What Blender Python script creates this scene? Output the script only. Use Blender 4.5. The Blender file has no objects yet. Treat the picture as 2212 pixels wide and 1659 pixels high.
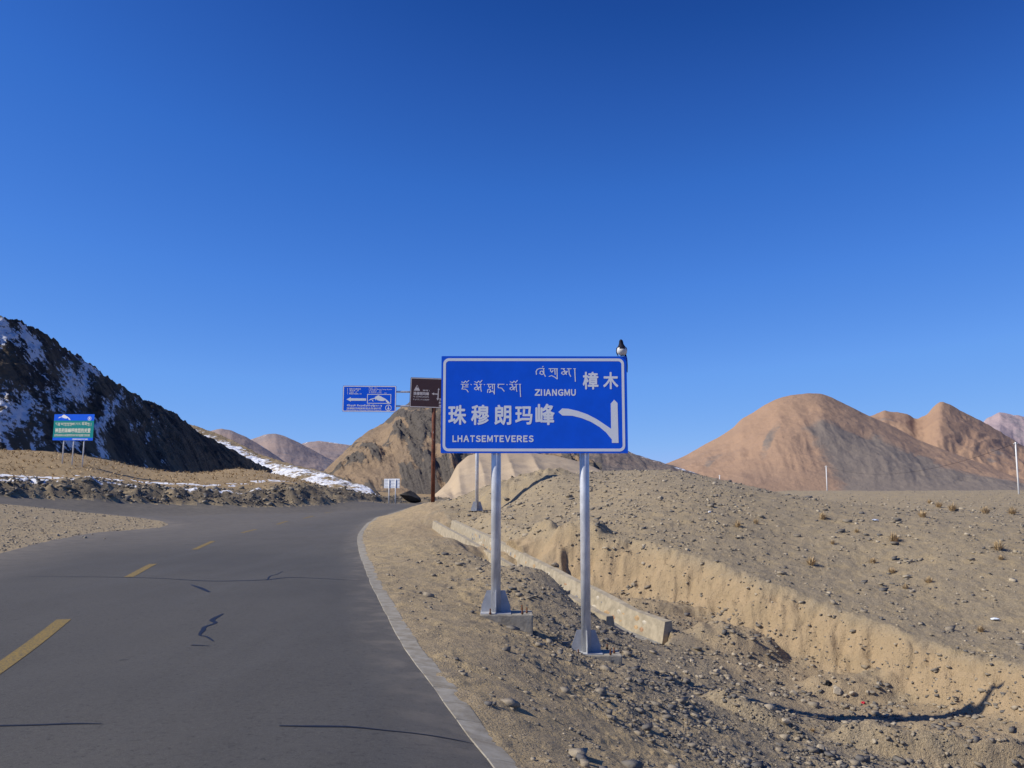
import bpy, bmesh, math, random
import numpy as np
from mathutils import Vector, Matrix, noise as mnoise
rng = np.random.default_rng(7); random.seed(7)
S = bpy.context.scene
COL = S.collection
# ------------------------------------------------------------ camera, world, sun
F, CX, CY, YH = 1926.0, 1106.0, 829.5, 1066.0      # picture 2212 x 1659
PITCH = math.atan((YH - CY) / F)
CAM = Vector((0, 0, 1.6))
cam_d = bpy.data.cameras.new('camera'); cam = bpy.data.objects.new('camera', cam_d); COL.objects.link(cam)
cam.location = CAM; cam.rotation_euler = (math.pi / 2 + PITCH, 0, 0)
cam_d.sensor_width = 36; cam_d.lens = F / 2212 * 36; cam_d.clip_start = 0.1; cam_d.clip_end = 30000
S.camera = cam
SUN_EL = math.radians(40)
SUN_VEC = Vector((-0.975, -0.21, 0)).normalized() * math.cos(SUN_EL) + Vector((0, 0, math.sin(SUN_EL)))
w = bpy.data.worlds.new('World'); S.world = w; w.use_nodes = True
nt = w.node_tree; bg = nt.nodes['Background']
sky = nt.nodes.new('ShaderNodeTexSky'); sky.sky_type = 'NISHITA'; sky.sun_disc = False
sky.sun_elevation = SUN_EL; sky.sun_rotation = math.atan2(SUN_VEC.x, SUN_VEC.y)
sky.altitude = 4800; sky.air_density = 1.0; sky.dust_density = 0.0; sky.ozone_density = 4.0
sep = nt.nodes.new('ShaderNodeSeparateColor'); com = nt.nodes.new('ShaderNodeCombineColor'); nt.links.new(sky.outputs[0], sep.inputs[0])
CURVES = (((.487, .073), (.56, .135), (.72, .245), (1.0, .46), (1.6, .93), (4, 2.1), (10, 3.2)),
          ((.92, .432), (1.087, .66), (1.36, 1.02), (1.93, 1.56), (3.0, 2.36), (5, 3.1), (10, 4.2)),
          ((2.05, 2.13), (2.37, 2.82), (2.89, 3.77), (3.87, 4.8), (5.5, 5.7), (10, 6.3)))
for ch, pts in enumerate(CURVES):                   # thin high-altitude air: deep blue overhead, pale at the skyline
    dv = nt.nodes.new('ShaderNodeMath'); dv.operation = 'MULTIPLY'; dv.inputs[1].default_value = .1; nt.links.new(sep.outputs[ch], dv.inputs[0])
    fc = nt.nodes.new('ShaderNodeFloatCurve'); cv_ = fc.mapping.curves[0]; cv_.points[0].location = (0, 0); cv_.points[1].location = (1, pts[-1][1] / 10)
    for a_, b_ in pts[:-1]: cv_.points.new(a_ / 10, b_ / 10)
    for p_ in cv_.points: p_.handle_type = 'VECTOR'
    fc.mapping.update(); nt.links.new(dv.outputs[0], fc.inputs['Value'])
    ml = nt.nodes.new('ShaderNodeMath'); ml.operation = 'MULTIPLY'; ml.inputs[1].default_value = 10; nt.links.new(fc.outputs[0], ml.inputs[0]); nt.links.new(ml.outputs[0], com.inputs[ch])
nt.links.new(com.outputs[0], bg.inputs[0]); bg.inputs[1].default_value = 0.15
sd = bpy.data.lights.new('sun', 'SUN'); so = bpy.data.objects.new('sun', sd); COL.objects.link(so)
sd.energy = 5.0; sd.angle = math.radians(0.53); sd.color = (1.0, 0.93, 0.81)
so.rotation_euler = SUN_VEC.to_track_quat('Z', 'Y').to_euler(); so.location = (0, 0, 60)
vs = S.view_settings; vs.view_transform = 'Standard'; vs.look = 'None'; vs.exposure = 0; vs.gamma = 1; vs.use_curve_mapping = False

# ------------------------------------------------------------ helpers
def ray(x, y):
    v = CY - y
    return (x - CX, F * math.cos(PITCH) - v * math.sin(PITCH), F * math.sin(PITCH) + v * math.cos(PITCH))
def G(x, y, Y):                                     # the point seen at pixel x, y that lies Y metres ahead
    d = ray(x, y); k = Y / d[1]
    return (d[0] * k, Y, 1.6 + d[2] * k)
def P0(x, y, z=0.0):
    d = ray(x, y); k = (z - 1.6) / d[2]
    return (d[0] * k, d[1] * k, z)
def hsh(i, j, seed):
    h = (i.astype(np.int64) * 374761393 + j.astype(np.int64) * 668265263 + seed * 974634777) & 0xffffffff
    h = ((h ^ (h >> 13)) * 1274126177) & 0xffffffff
    return (h ^ (h >> 16)) & 0xffffffff
def noise2(x, y, seed=0):                           # gradient noise, about -1..1
    x = np.asarray(x, float); y = np.asarray(y, float)
    i = np.floor(x); j = np.floor(y); fx = x - i; fy = y - j
    u = fx * fx * fx * (fx * (fx * 6 - 15) + 10); v = fy * fy * fy * (fy * (fy * 6 - 15) + 10)
    def g(a, b):
        t = hsh(i + a, j + b, seed) * (2 * math.pi / 4294967296.0)
        return np.cos(t) * (fx - a) + np.sin(t) * (fy - b)
    n0 = g(0, 0) * (1 - u) + g(1, 0) * u; n1 = g(0, 1) * (1 - u) + g(1, 1) * u
    return (n0 * (1 - v) + n1 * v) * 1.5
def fbm(x, y, octv=4, seed=0, gain=.5, lac=2.03):
    s = 0; a = 1; t = 0
    for k in range(octv):
        s = s + a * noise2(x, y, seed + k * 17); t += a; a *= gain; x = x * lac + 3.1; y = y * lac - 1.7
    return s / t
def ridged(x, y, octv=4, seed=0):
    s = 0; a = 1; t = 0
    for k in range(octv):
        s = s + a * (1 - 2 * np.abs(noise2(x, y, seed + k * 13))); t += a; a *= .5; x = x * 2.07 + 1.3; y = y * 2.07 + 5.1
    return s / t
def sm(a, b, x):
    t = np.clip((np.asarray(x, float) - a) / (b - a), 0, 1); return t * t * (3 - 2 * t)
class TPS:                                          # smooth surface through scattered heights
    def __init__(s, pts, lam=1e-4):
        p = np.array(pts, float); s.c = s.tr(p[:, 0], p[:, 1]); n = len(p)
        K = s.k(np.linalg.norm(s.c[:, None] - s.c[None], axis=2)) + lam * np.eye(n)
        Pm = np.c_[np.ones(n), s.c]; A = np.zeros((n + 3, n + 3)); A[:n, :n] = K; A[:n, n:] = Pm; A[n:, :n] = Pm.T
        s.w = np.linalg.solve(A, np.r_[p[:, 2], 0, 0, 0]); s.n = n
    @staticmethod
    def tr(X, Y):
        return np.c_[np.arctan2(X, Y) * 1.6, np.log(np.hypot(X, Y))]
    @staticmethod
    def k(r):
        return np.where(r > 1e-9, r * r * np.log(np.maximum(r, 1e-9)), 0)
    def __call__(s, X, Y):
        sh = np.shape(X); q = s.tr(np.ravel(X), np.ravel(Y)); out = np.empty(len(q))
        for a in range(0, len(q), 60000):
            b = q[a:a + 60000]
            r = np.sqrt((b[:, 0:1] - s.c[None, :, 0]) ** 2 + (b[:, 1:2] - s.c[None, :, 1]) ** 2)
            out[a:a + 60000] = s.k(r) @ s.w[:s.n] + s.w[s.n] + b @ s.w[s.n + 1:]
        return out.reshape(sh)
def sdist(X, Y, line):                              # signed distance to a polyline, + on its right
    sh = np.shape(X); X = np.ravel(np.asarray(X, float)); Y = np.ravel(np.asarray(Y, float))
    best = np.full(X.shape, 1e9); sg = np.ones(X.shape)
    for (x0, y0), (x1, y1) in zip(line[:-1], line[1:]):
        dx, dy = x1 - x0, y1 - y0; L = dx * dx + dy * dy
        t = np.clip(((X - x0) * dx + (Y - y0) * dy) / L, 0, 1)
        d = np.hypot(X - x0 - t * dx, Y - y0 - t * dy)
        c = (X - x0) * dy - (Y - y0) * dx
        m = d < best - 1e-9; best = np.where(m, d, best); sg = np.where(m, np.sign(c), sg)
    return (best * sg).reshape(sh)
def inpoly(X, Y, poly):
    sh = np.shape(X); X = np.ravel(X); Y = np.ravel(Y); r = np.zeros(X.shape, bool); n = len(poly)
    for a in range(n):
        x0, y0 = poly[a]; x1, y1 = poly[(a + 1) % n]
        if y0 == y1: continue
        c = ((y0 > Y) != (y1 > Y)) & (X < (x1 - x0) * (Y - y0) / (y1 - y0) + x0); r ^= c
    return r.reshape(sh)
def spline(pts, step):
    P = np.array(pts, float); P = np.vstack([2 * P[0] - P[1], P, 2 * P[-1] - P[-2]]); out = []
    for i in range(1, len(P) - 2):
        for t in np.linspace(0, 1, 24, endpoint=False):
            a, b, c, d = P[i - 1:i + 3]
            out.append(.5 * ((2 * b) + (c - a) * t + (2 * a - 5 * b + 4 * c - d) * t * t + (3 * b - a - 3 * c + d) * t ** 3))
    out.append(P[-2]); out = np.array(out); s = np.r_[0, np.cumsum(np.linalg.norm(np.diff(out, axis=0), axis=1))]
    n = max(2, int(s[-1] / step)); q = np.linspace(0, s[-1], n + 1)
    return np.c_[tuple(np.interp(q, s, out[:, k]) for k in range(out.shape[1]))]
def tag(o, label=None, cat=None, group=None, kind=None):
    if label: o['label'] = label
    if cat: o['category'] = cat
    if group: o['group'] = group
    if kind: o['kind'] = kind
    return o
def empty(name, loc=(0, 0, 0), rot=(0, 0, 0)):
    o = bpy.data.objects.new(name, None); COL.objects.link(o); o.location = loc; o.rotation_euler = rot; o.empty_display_size = .2
    return o
def mesh_np(name, V, Q, mats, parent=None, smooth=False, attrs=None, mi=None):
    V = np.asarray(V, np.float32); Q = np.asarray(Q, np.int32); me = bpy.data.meshes.new(name)
    me.vertices.add(len(V)); me.vertices.foreach_set('co', V.ravel())
    k = Q.shape[1]; me.loops.add(Q.size); me.loops.foreach_set('vertex_index', Q.ravel())
    me.polygons.add(len(Q)); me.polygons.foreach_set('loop_start', np.arange(0, Q.size, k, dtype=np.int32))
    try: me.polygons.foreach_set('loop_total', np.full(len(Q), k, np.int32))
    except Exception: pass
    if smooth: me.polygons.foreach_set('use_smooth', np.ones(len(Q), bool))
    for m in (mats if isinstance(mats, list) else [mats]): me.materials.append(m)
    if mi is not None: me.polygons.foreach_set('material_index', np.asarray(mi, np.int32))
    for n, a in (attrs or {}).items():
        at = me.attributes.new(n, 'FLOAT', 'POINT'); at.data.foreach_set('value', np.asarray(a, np.float32))
    me.update(calc_edges=True); me.validate()
    o = bpy.data.objects.new(name, me); COL.objects.link(o); o.parent = parent
    return o
def from_bm(name, bm, mat, parent=None, smooth=False, loc=None):
    me = bpy.data.meshes.new(name); bmesh.ops.recalc_face_normals(bm, faces=bm.faces[:]); bm.to_mesh(me); bm.free()
    for m in (mat if isinstance(mat, list) else [mat]): me.materials.append(m)
    if smooth: me.polygons.foreach_set('use_smooth', [True] * len(me.polygons))
    o = bpy.data.objects.new(name, me); COL.objects.link(o); o.parent = parent
    if loc is not None: o.location = loc
    return o
def add_box(bm, c, s, M=None, bevel=0):
    r = bmesh.ops.create_cube(bm, size=1)['verts']
    for v in r:
        v.co = Vector((v.co.x * s[0] + c[0], v.co.y * s[1] + c[1], v.co.z * s[2] + c[2]))
        if M: v.co = M @ v.co
    if bevel:
        es = {e for v in r for e in v.link_edges}
        bmesh.ops.bevel(bm, geom=list(es), offset=bevel, segments=2, affect='EDGES', profile=.7)
def add_tube(bm, pts, rad, n=12, cap=True):
    pts = [Vector(p) for p in pts]; rads = rad if isinstance(rad, (list, tuple)) else [rad] * len(pts); rings = []
    for i, p in enumerate(pts):
        d = (pts[min(i + 1, len(pts) - 1)] - pts[max(i - 1, 0)]).normalized()
        a = d.orthogonal().normalized() if abs(d.z) < .99 else Vector((1, 0, 0)); a = (a - d * a.dot(d)).normalized(); b = d.cross(a)
        rings.append([bm.verts.new(p + (a * math.cos(t * 2 * math.pi / n) + b * math.sin(t * 2 * math.pi / n)) * rads[i]) for t in range(n)])
    for r0, r1 in zip(rings[:-1], rings[1:]):
        for t in range(n):
            f = bm.faces.new((r0[t], r0[(t + 1) % n], r1[(t + 1) % n], r1[t])); f.smooth = True
    if cap:
        bm.faces.new(rings[0][::-1]); bm.faces.new(rings[-1])
def prism(bm, poly, y0, y1):                        # polygon in the XZ plane, thick in Y
    a = [bm.verts.new((x, y0, z)) for x, z in poly]; b = [bm.verts.new((x, y1, z)) for x, z in poly]
    bm.faces.new(a); bm.faces.new(b[::-1]); n = len(poly)
    for i in range(n): bm.faces.new((a[i], b[i], b[(i + 1) % n], a[(i + 1) % n]))

# ------------------------------------------------------------ materials
class NT:
    def __init__(s, name):
        s.m = bpy.data.materials.new(name); s.m.use_nodes = True; s.t = s.m.node_tree; s.b = s.t.nodes['Principled BSDF']
        s.b.inputs['Roughness'].default_value = .9; s.b.inputs['Specular IOR Level'].default_value = .25
        s.co = s.n('ShaderNodeNewGeometry').outputs['Position']
    def n(s, t, **k):
        q = s.t.nodes.new(t)
        for a, b in k.items(): setattr(q, a, b)
        return q
    def l(s, a, b): s.t.links.new(a, b)
    def obj(s): s.co = s.n('ShaderNodeTexCoord').outputs['Object']; return s
    def noise(s, scale, detail=4, rough=.55, vec=None, stretch=None, dist=0):
        q = s.n('ShaderNodeTexNoise'); q.inputs['Scale'].default_value = scale; q.inputs['Detail'].default_value = detail
        q.inputs['Roughness'].default_value = rough; q.inputs['Distortion'].default_value = dist
        v = vec or s.co
        if stretch:
            mp = s.n('ShaderNodeMapping'); mp.inputs['Scale'].default_value = stretch[:3]
            if len(stretch) > 3: mp.inputs['Rotation'].default_value = stretch[3:]
            s.l(v, mp.inputs[0]); v = mp.outputs[0]
        s.l(v, q.inputs['Vector']); return q.outputs['Fac']
    def voro(s, scale, feat='F1'):
        q = s.n('ShaderNodeTexVoronoi', feature=feat); q.inputs['Scale'].default_value = scale; s.l(s.co, q.inputs['Vector']); return q
    def attr(s, name): return s.n('ShaderNodeAttribute', attribute_name=name).outputs['Fac']
    def ramp(s, fac, a, b, lo=0, hi=1):
        q = s.n('ShaderNodeMapRange'); q.inputs[1].default_value = a; q.inputs[2].default_value = b
        q.inputs[3].default_value = lo; q.inputs[4].default_value = hi; q.interpolation_type = 'SMOOTHSTEP'; s.l(fac, q.inputs[0]); return q.outputs[0]
    def math(s, op, a, b):
        q = s.n('ShaderNodeMath', operation=op)
        for i, v in enumerate((a, b)):
            if isinstance(v, (int, float)): q.inputs[i].default_value = v
            else: s.l(v, q.inputs[i])
        return q.outputs[0]
    def mix(s, fac, a, b, mode='MIX'):
        q = s.n('ShaderNodeMix', data_type='RGBA', blend_type=mode)
        for i, v in ((0, fac), (6, a), (7, b)):
            if isinstance(v, (int, float)): q.inputs[i].default_value = v
            elif isinstance(v, tuple): q.inputs[i].default_value = v + (1,)
            else: s.l(v, q.inputs[i])
        return q.outputs[2]
    def bump(s, h, dist, strength=1, prev=None):
        q = s.n('ShaderNodeBump'); q.inputs['Distance'].default_value = dist; q.inputs['Strength'].default_value = strength
        s.l(h, q.inputs['Height'])
        if prev is not None: s.l(prev, q.inputs['Normal'])
        s.l(q.outputs[0], s.b.inputs['Normal']); return q.outputs[0]
    def done(s, c, rough=None, metal=None):
        if isinstance(c, tuple): s.b.inputs['Base Color'].default_value = c + (1,)
        else: s.l(c, s.b.inputs['Base Color'])
        if rough is not None: s.b.inputs['Roughness'].default_value = rough
        if metal is not None: s.b.inputs['Metallic'].default_value = metal
        return s.m
def simple(name, c, rough=.7, metal=0, var=.15, scale=8, bump=0):
    q = NT(name).obj(); n = q.noise(scale, 5)
    col = q.mix(q.ramp(n, .3, .7), tuple(x * (1 - var) for x in c), tuple(min(1, x * (1 + var)) for x in c))
    if bump: q.bump(q.noise(scale * 4, 4), bump)
    return q.done(col, rough, metal)

def ground_mat():
    q = NT('stony_soil')
    big = q.noise(.35, 5); mid = q.noise(2.2, 6, .65); fine = q.noise(28, 5, .7); vf = q.noise(110, 3, .7)
    soil = q.mix(q.ramp(big, .35, .65), (.48, .36, .19), (.42, .32, .18))
    soil = q.mix(q.ramp(mid, .38, .66), soil, (.34, .265, .165))
    grav = q.mix(q.ramp(fine, .35, .65), (.22, .18, .125), (.46, .37, .24))
    clay = q.mix(q.ramp(q.noise(1.4, 5, .6, stretch=(1, 1, 2.2)), .3, .7), (.46, .335, .195), (.40, .295, .17))
    straw = q.mix(q.ramp(q.noise(3, 5, .7), .35, .65), (.42, .29, .14), (.27, .19, .10))
    dark = q.mix(q.ramp(fine, .4, .6), (.085, .068, .048), (.19, .15, .10))
    col = q.mix(q.math('MULTIPLY', q.attr('gravel'), q.ramp(mid, .3, .6, .45, 1)), soil, grav)
    col = q.mix(q.attr('clay'), col, clay)
    col = q.mix(q.attr('straw'), col, straw)
    col = q.mix(q.attr('earth'), col, dark)
    col = q.mix(q.ramp(vf, .3, .75, 0, .4), col, (.22, .185, .13))
    sp = q.voro(55); ks = q.n('ShaderNodeSeparateColor'); q.l(sp.outputs['Color'], ks.inputs[0])
    peb = q.math('MULTIPLY', q.ramp(ks.outputs[0], .80, .86), q.ramp(sp.outputs['Distance'], .42, .3))
    col = q.mix(q.math('MULTIPLY', peb, q.math('SUBTRACT', 1, q.attr('clay'))), col, q.mix(ks.outputs[1], (.40, .35, .27), (.13, .125, .12)))
    snow = q.ramp(q.math('ADD', q.attr('snow'), q.math('MULTIPLY', q.math('SUBTRACT', q.noise(1.3, 6, .7), .5), .9)), .42, .56)
    col = q.mix(snow, col, (.80, .82, .86))
    b = q.bump(mid, .12, .8); b = q.bump(fine, .03, 1, b); q.bump(sp.outputs['Distance'], .008, .8, b)
    return q.done(col, .95)
M_GROUND = ground_mat()
def road_mat():
    q = NT('worn_asphalt')
    big = q.noise(.22, 4, .5); agg = q.noise(160, 3, .8); mid = q.noise(1.1, 6, .7, stretch=(1, .35, 1))
    c = q.mix(q.ramp(big, .35, .65), (.050, .047, .041), (.064, .060, .053))
    c = q.mix(q.ramp(mid, .35, .7, 0, .5), c, (.082, .077, .067))
    c = q.mix(q.ramp(agg, .35, .8, 0, .75), c, (.16, .155, .145))
    c = q.mix(q.ramp(q.noise(.9, 3, .5, stretch=(1.6, .10, 1)), .45, .75, 0, .35), c, (.10, .098, .094))
    c = q.mix(q.ramp(q.noise(30, 4, .85), .50, .66, 0, .5), c, (.125, .118, .103))
    c = q.mix(q.ramp(q.noise(19, 4, .85), .54, .66, 0, .6), c, (.028, .027, .026))
    c = q.mix(q.ramp(q.noise(230, 2, .6), .62, .72, 0, .8), c, (.02, .02, .022))
    c = q.mix(q.math('MULTIPLY', q.attr('dust'), q.ramp(q.noise(1.8, 6, .7), .25, .7, .35, 1)), c, (.20, .175, .14))
    q.bump(agg, .004, .9)
    return q.done(c, .82)
M_ROAD = road_mat()
M_CONC = simple('weathered_concrete', (.27, .26, .235), .92, 0, .25, 7, .006)
M_KERB = NT('dusty_kerb_concrete')
M_KERB = M_KERB.done(M_KERB.mix(M_KERB.ramp(M_KERB.noise(5, 6, .7), .3, .7), (.22, .19, .14), (.35, .325, .27)), .9)
M_TAR = simple('bitumen_seal', (.012, .013, .02), .55, 0, .2, 20)
M_YEL = NT('worn_yellow_paint')
M_YEL = M_YEL.done(M_YEL.mix(M_YEL.ramp(M_YEL.noise(45, 5, .75),   .40, .62), (.29, .195, .045), (.10, .088, .06)), .8)
M_PIPE = NT('galvanised_steel').obj()
M_PIPE.bump(M_PIPE.noise(30, 3), .001)
M_PIPE = M_PIPE.done(M_PIPE.mix(M_PIPE.ramp(M_PIPE.noise(6, 6, .7, stretch=(1, 1, .5)), .35, .68), (.52, .53, .55), (.76, .77, .79)), .42, .35)
M_PAINTGREY = simple('grey_painted_steel', (.40, .41, .425), .55, 0, .12, 9)
M_PANEL = simple('bare_aluminium_panel', (.66, .68, .72), .5, 0, .05, 5)
def enamel(name, c, wear=.03):
    q = NT(name).obj(); n = q.noise(3, 5, .6)
    col = q.mix(q.ramp(n, .3, .7), tuple(x * .93 for x in c), tuple(min(1, x * 1.06) for x in c))
    col = q.mix(q.ramp(q.noise(26, 2, .5), .76, .79, 0, .6), col, (.45, .5, .55))
    q.b.inputs['Coat Weight'].default_value = .15
    return q.done(col, .45)
M_BLUE = enamel('blue_sign_sheeting', (.001, .118, .82))
M_WHITE = simple('white_sign_sheeting', (.92, .92, .90), .5, 0, .03, 5)
M_BROWN = enamel('brown_sign_sheeting', (.060, .028, .026))
M_BROWNW = simple('faded_white_sheeting', (.55, .50, .48), .6, 0, .08, 9)
M_TEAL = enamel('green_sign_sheeting', (.004, .26, .24))
M_CREAM = simple('cream_lettering', (.75, .76, .60), .6, 0, .05, 9)
M_RUST = NT('rusty_red_paint').obj()
M_RUST = M_RUST.done(M_RUST.mix(M_RUST.ramp(M_RUST.noise(1.6, 6, .75, stretch=(2.4, 2.4, .8)), .60, .66), M_RUST.mix(M_RUST.ramp(M_RUST.noise(5, 5), .35, .65), (.19, .065, .035), (.10, .04, .026)), (.55, .48, .42)), .8)
M_RUSTB = simple('rusted_bolt', (.14, .06, .03), .9, 0, .3, 40)
M_BLACK = simple('black_rubber', (.006, .006, .008), .9, 0, .2, 10)
M_STRAW = simple('dry_straw', (.50, .37, .21), .9, 0, .25, 30)
M_POLE = simple('pale_concrete_pole', (.74, .74, .72), .85, 0, .06, 4)
M_MORTAR = simple('sandy_mortar', (.36, .31, .225), .92, 0, .2, 6, .006)  # warm, sand-tinted mortar of the drain walls
def stone_mat(name, c1, c2, c3):
    q = NT(name); v = q.n('ShaderNodeAttribute', attribute_name='tone').outputs['Fac']
    a = q.mix(q.ramp(v, .15, .5), c1, c2); a = q.mix(q.ramp(v, .6, .95), a, c3)
    a = q.mix(q.ramp(q.noise(24, 5, .7), .35, .75, 0, .45), a, (.17, .14, .10)); q.bump(q.noise(45, 3), .006)
    return q.done(a, .9)
M_STONE = stone_mat('field_stone', (.14, .135, .13), (.30, .255, .19), (.48, .41, .30))
def wallstone(name, c): return simple(name, c, .85, 0, .2, 12, .006)
M_WS = [wallstone('ochre_wall_stone', (.42, .29, .16)), wallstone('pale_wall_stone', (.50, .45, .36)), wallstone('grey_wall_stone', (.20, .20, .21)), wallstone('rust_wall_stone', (.36, .22, .13))]

# ------------------------------------------------------------ terrain
kerb_px = [(1140, 1745), (1075, 1659), (975, 1530), (880, 1400), (838, 1325), (800, 1250), (780, 1200), (774, 1172), (776, 1153), (786, 1139)]
kin = [P0(*p)[:2] for p in kerb_px] + [G(803, 1126, 50)[:2], G(828, 1115, 58)[:2], G(862, 1104, 68)[:2], G(903, 1095, 85)[:2], G(960, 1088, 115)[:2]]
k0 = np.array(kin[0]); kd = k0 - np.array(kin[1]); kin = [tuple(k0 + kd * 6)] + kin
KERB = spline(kin, .5)
KP = [tuple(p) for p in KERB[::3]]
far_px = [(-420, 1050, 62), (-200, 1062, 62), (0, 1074, 66), (120, 1080.5, 70), (250, 1086, 74), (407, 1092, 79), (545, 1097, 82), (640, 1096, 86), (711, 1092, 91), (820, 1087, 102), (900, 1086, 113), (960, 1085, 122)]
FAR = [G(*p)[:2] for p in far_px]
isl = [(-600, 1320, None), (-300, 1255, None), (0, 1195, None), (100, 1175, None), (200, 1158, None), (300, 1147, None), (345, 1141, None), (366, 1133, 45.8), (350, 1125.5, 48.5), (290, 1117, 51), (150, 1103, 53), (0, 1088, 54), (-300, 1068, 50), (-500, 1050, 46)]
ISL = [(P0(a, b) if c is None else G(a, b, c))[:2] for a, b, c in isl]
ROADPOLY = KP + FAR[::-1] + [(-90, 60), (-90, -30), KP[0]]
# heights: everything left of / below the clay bank
L = []
for p in kerb_px: L.append(P0(*p))
for p in [(803, 1126, 50), (828, 1115, 58), (862, 1104, 68), (903, 1095, 85), (960, 1088, 115)]: L.append(G(*p))
for X in (-3, 0, -8, -16): L.append((X, 2.6, 0))
for X, Y in ((-6, 6), (-10, 12), (-4, 10), (-8, 20), (-14, 24), (-12, 32), (-20, 14), (-6, 30), (-10, 40), (-14, 38), (-9, 50)): L.append((X, Y, 0))
for a, b, c in isl:
    if c: L.append(G(a, b, c))
for p in far_px: L.append(G(*p))
L += [G(620, 1127, 50), G(660, 1117, 60), G(720, 1106, 74), G(500, 1110, 66)]
L += [G(885, 1300, 13.8), (-.3, 13.8, -.27), (1.12, 13.6, -.89), (.75, 13.4, -.68), (1.7, 13.4, -.97), (1.2, 13.3, -.82), (1.1, 14.3, -.88), (-.6, 13.4, -.16)]                              # shoulder and posts
L += [G(1500, 1440, 16.5), G(1700, 1530, 15), G(1985, 1590, 14.2), G(2212, 1625, 13.2), G(2500, 1680, 12)]
L += [G(1400, 1610, 8.8), G(1700, 1659, 10.5), G(2000, 1659, 12.5), G(1650, 1560, 13), G(1450, 1490, 12.5), G(1300, 1500, 10.6), G(1100, 1400, 10.8), G(1050, 1510, 7.5), G(1200, 1620, 6.6), (1.5, 3.6, -.2), (4, 5, -1.0), (8, 6, -1.9), (3.5, 8, -1.2)]
L += [G(1400, 1372, 18.5), G(1330, 1345, 19.8), G(1190, 1262, 23), G(1085, 1205, 27), G(1000, 1160, 34), G(960, 1138, 40)]
L += [G(1180, 1240, 19.5), G(1010, 1170, 27), G(880, 1165, 30), G(900, 1220, 20), G(980, 1250, 18.5), G(1100, 1300, 16.2), G(850, 1135, 42)]
L += [G(2000, 1522, 16), G(1790, 1492, 17), G(2212, 1572, 14.2), G(1560, 1400, 18.5), G(1400, 1330, 20.5)]
# flat under the plateau
L += [(12, 20, -2.0), (20, 14, -2.0), (20, 35, -1.2), (5, 40, 0), (40, 60, 0), (10, 90, 0), (60, 20, -2)]
# terrace beyond the road, left
L += [G(0, 1046, 70), G(200, 1051, 76), G(420, 1064, 83.5), G(600, 1065, 90), G(660, 1063, 93), G(765, 1073, 101), G(820, 1080, 110)]
L += [G(154, 1004, 88), G(60, 990, 92), G(100, 1028, 80), G(300, 1030, 92), G(500, 1013, 122), G(600, 1026, 124), G(680, 1045, 124), G(740, 1062, 124), G(420, 1028, 120), G(-300, 1020, 70)]
L += [G(850, 1084, 150), G(900, 1082, 200), G(700, 1072, 180), G(1000, 1080, 180), G(560, 1050, 230), G(0, 960, 230)]
footA = [(-500, 965, 90), (0, 972, 101), (120, 976, 108), (220, 990, 118), (300, 1012, 134), (400, 1030, 164), (450, 1037, 203), (489, 1040, 216), (544, 1044, 238), (590, 1047, 260), (615, 1049, 272)]
L += [G(*p) for p in footA] + [G(935, 1088, 50), G(912, 1092, 52), G(955, 1093, 47)]
TL = TPS(L, 2e-4)
# the gravel plateau and its mound
U = [G(2212, 1442, 14.8), G(2500, 1500, 13.5), G(2060, 1405, 16.5), G(1900, 1342, 18), G(1700, 1270, 20.5), G(1600, 1228, 22), G(1500, 1190, 23.5), G(1400, 1165, 25), G(1290, 1150, 26), G(1180, 1150, 27.5), G(1120, 1150, 29), G(1060, 1145, 32), G(1000, 1120, 38), G(960, 1105, 44)]
U += [G(1030, 1117, 44), G(1110, 1095, 43), G(1160, 1050, 42), G(1215, 1026, 42), G(1290, 1034, 42), G(1400, 1017, 42), G(1480, 1020, 42), G(1560, 1044, 44), G(1640, 1058, 50), G(1060, 1050, 48), G(980, 1078, 50), G(935, 1090, 53)]
U += [G(1350, 1080, 32), G(1450, 1110, 28), G(1550, 1130, 27), G(1250, 1100, 33), G(1700, 1150, 27), G(1900, 1150, 27), G(2150, 1150, 27), G(2100, 1250, 22), G(1850, 1220, 24), G(2500, 1250, 22), G(2212, 1350, 18.5)]
U += [G(1700, 1061, 85), G(1900, 1061, 85), G(2100, 1060, 85), G(2400, 1060, 85), G(2700, 1060, 80), G(1700, 1090, 50), G(1950, 1090, 50), G(2200, 1090, 50), G(2500, 1100, 45)]
U += [(x, y, 1.0) for x, y in ((0, 75), (15, 75), (-8, 75))] + [(x, 140, 0.4) for x in (-10, 20, 60, 100)] + [(x, 190, -1) for x in (-10, 60, 130)]
U += [(3, 19, -.1), (5, 12, -1), (8, 7, -1.2), (-4, 30, .3)]
TU = TPS(U, 2e-4)
BANK = [G(2900, 1640, 12), G(2500, 1580, 13), G(2212, 1525, 14.5), G(2030, 1470, 16.3), G(1850, 1410, 18), G(1700, 1340, 19.6), G(1600, 1290, 20.8), G(1500, 1250, 22.3), G(1400, 1225, 23.6), G(1290, 1190, 25), G(1180, 1190, 26.2), G(1110, 1175, 28), G(1050, 1150, 31), G(990, 1128, 38), G(955, 1110, 45), G(925, 1098, 56), G(915, 1092, 75), G(930, 1090, 110)]
BANK = [(p[0], p[1]) for p in BANK][::-1]           # runs towards the camera, plateau on its left
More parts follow.
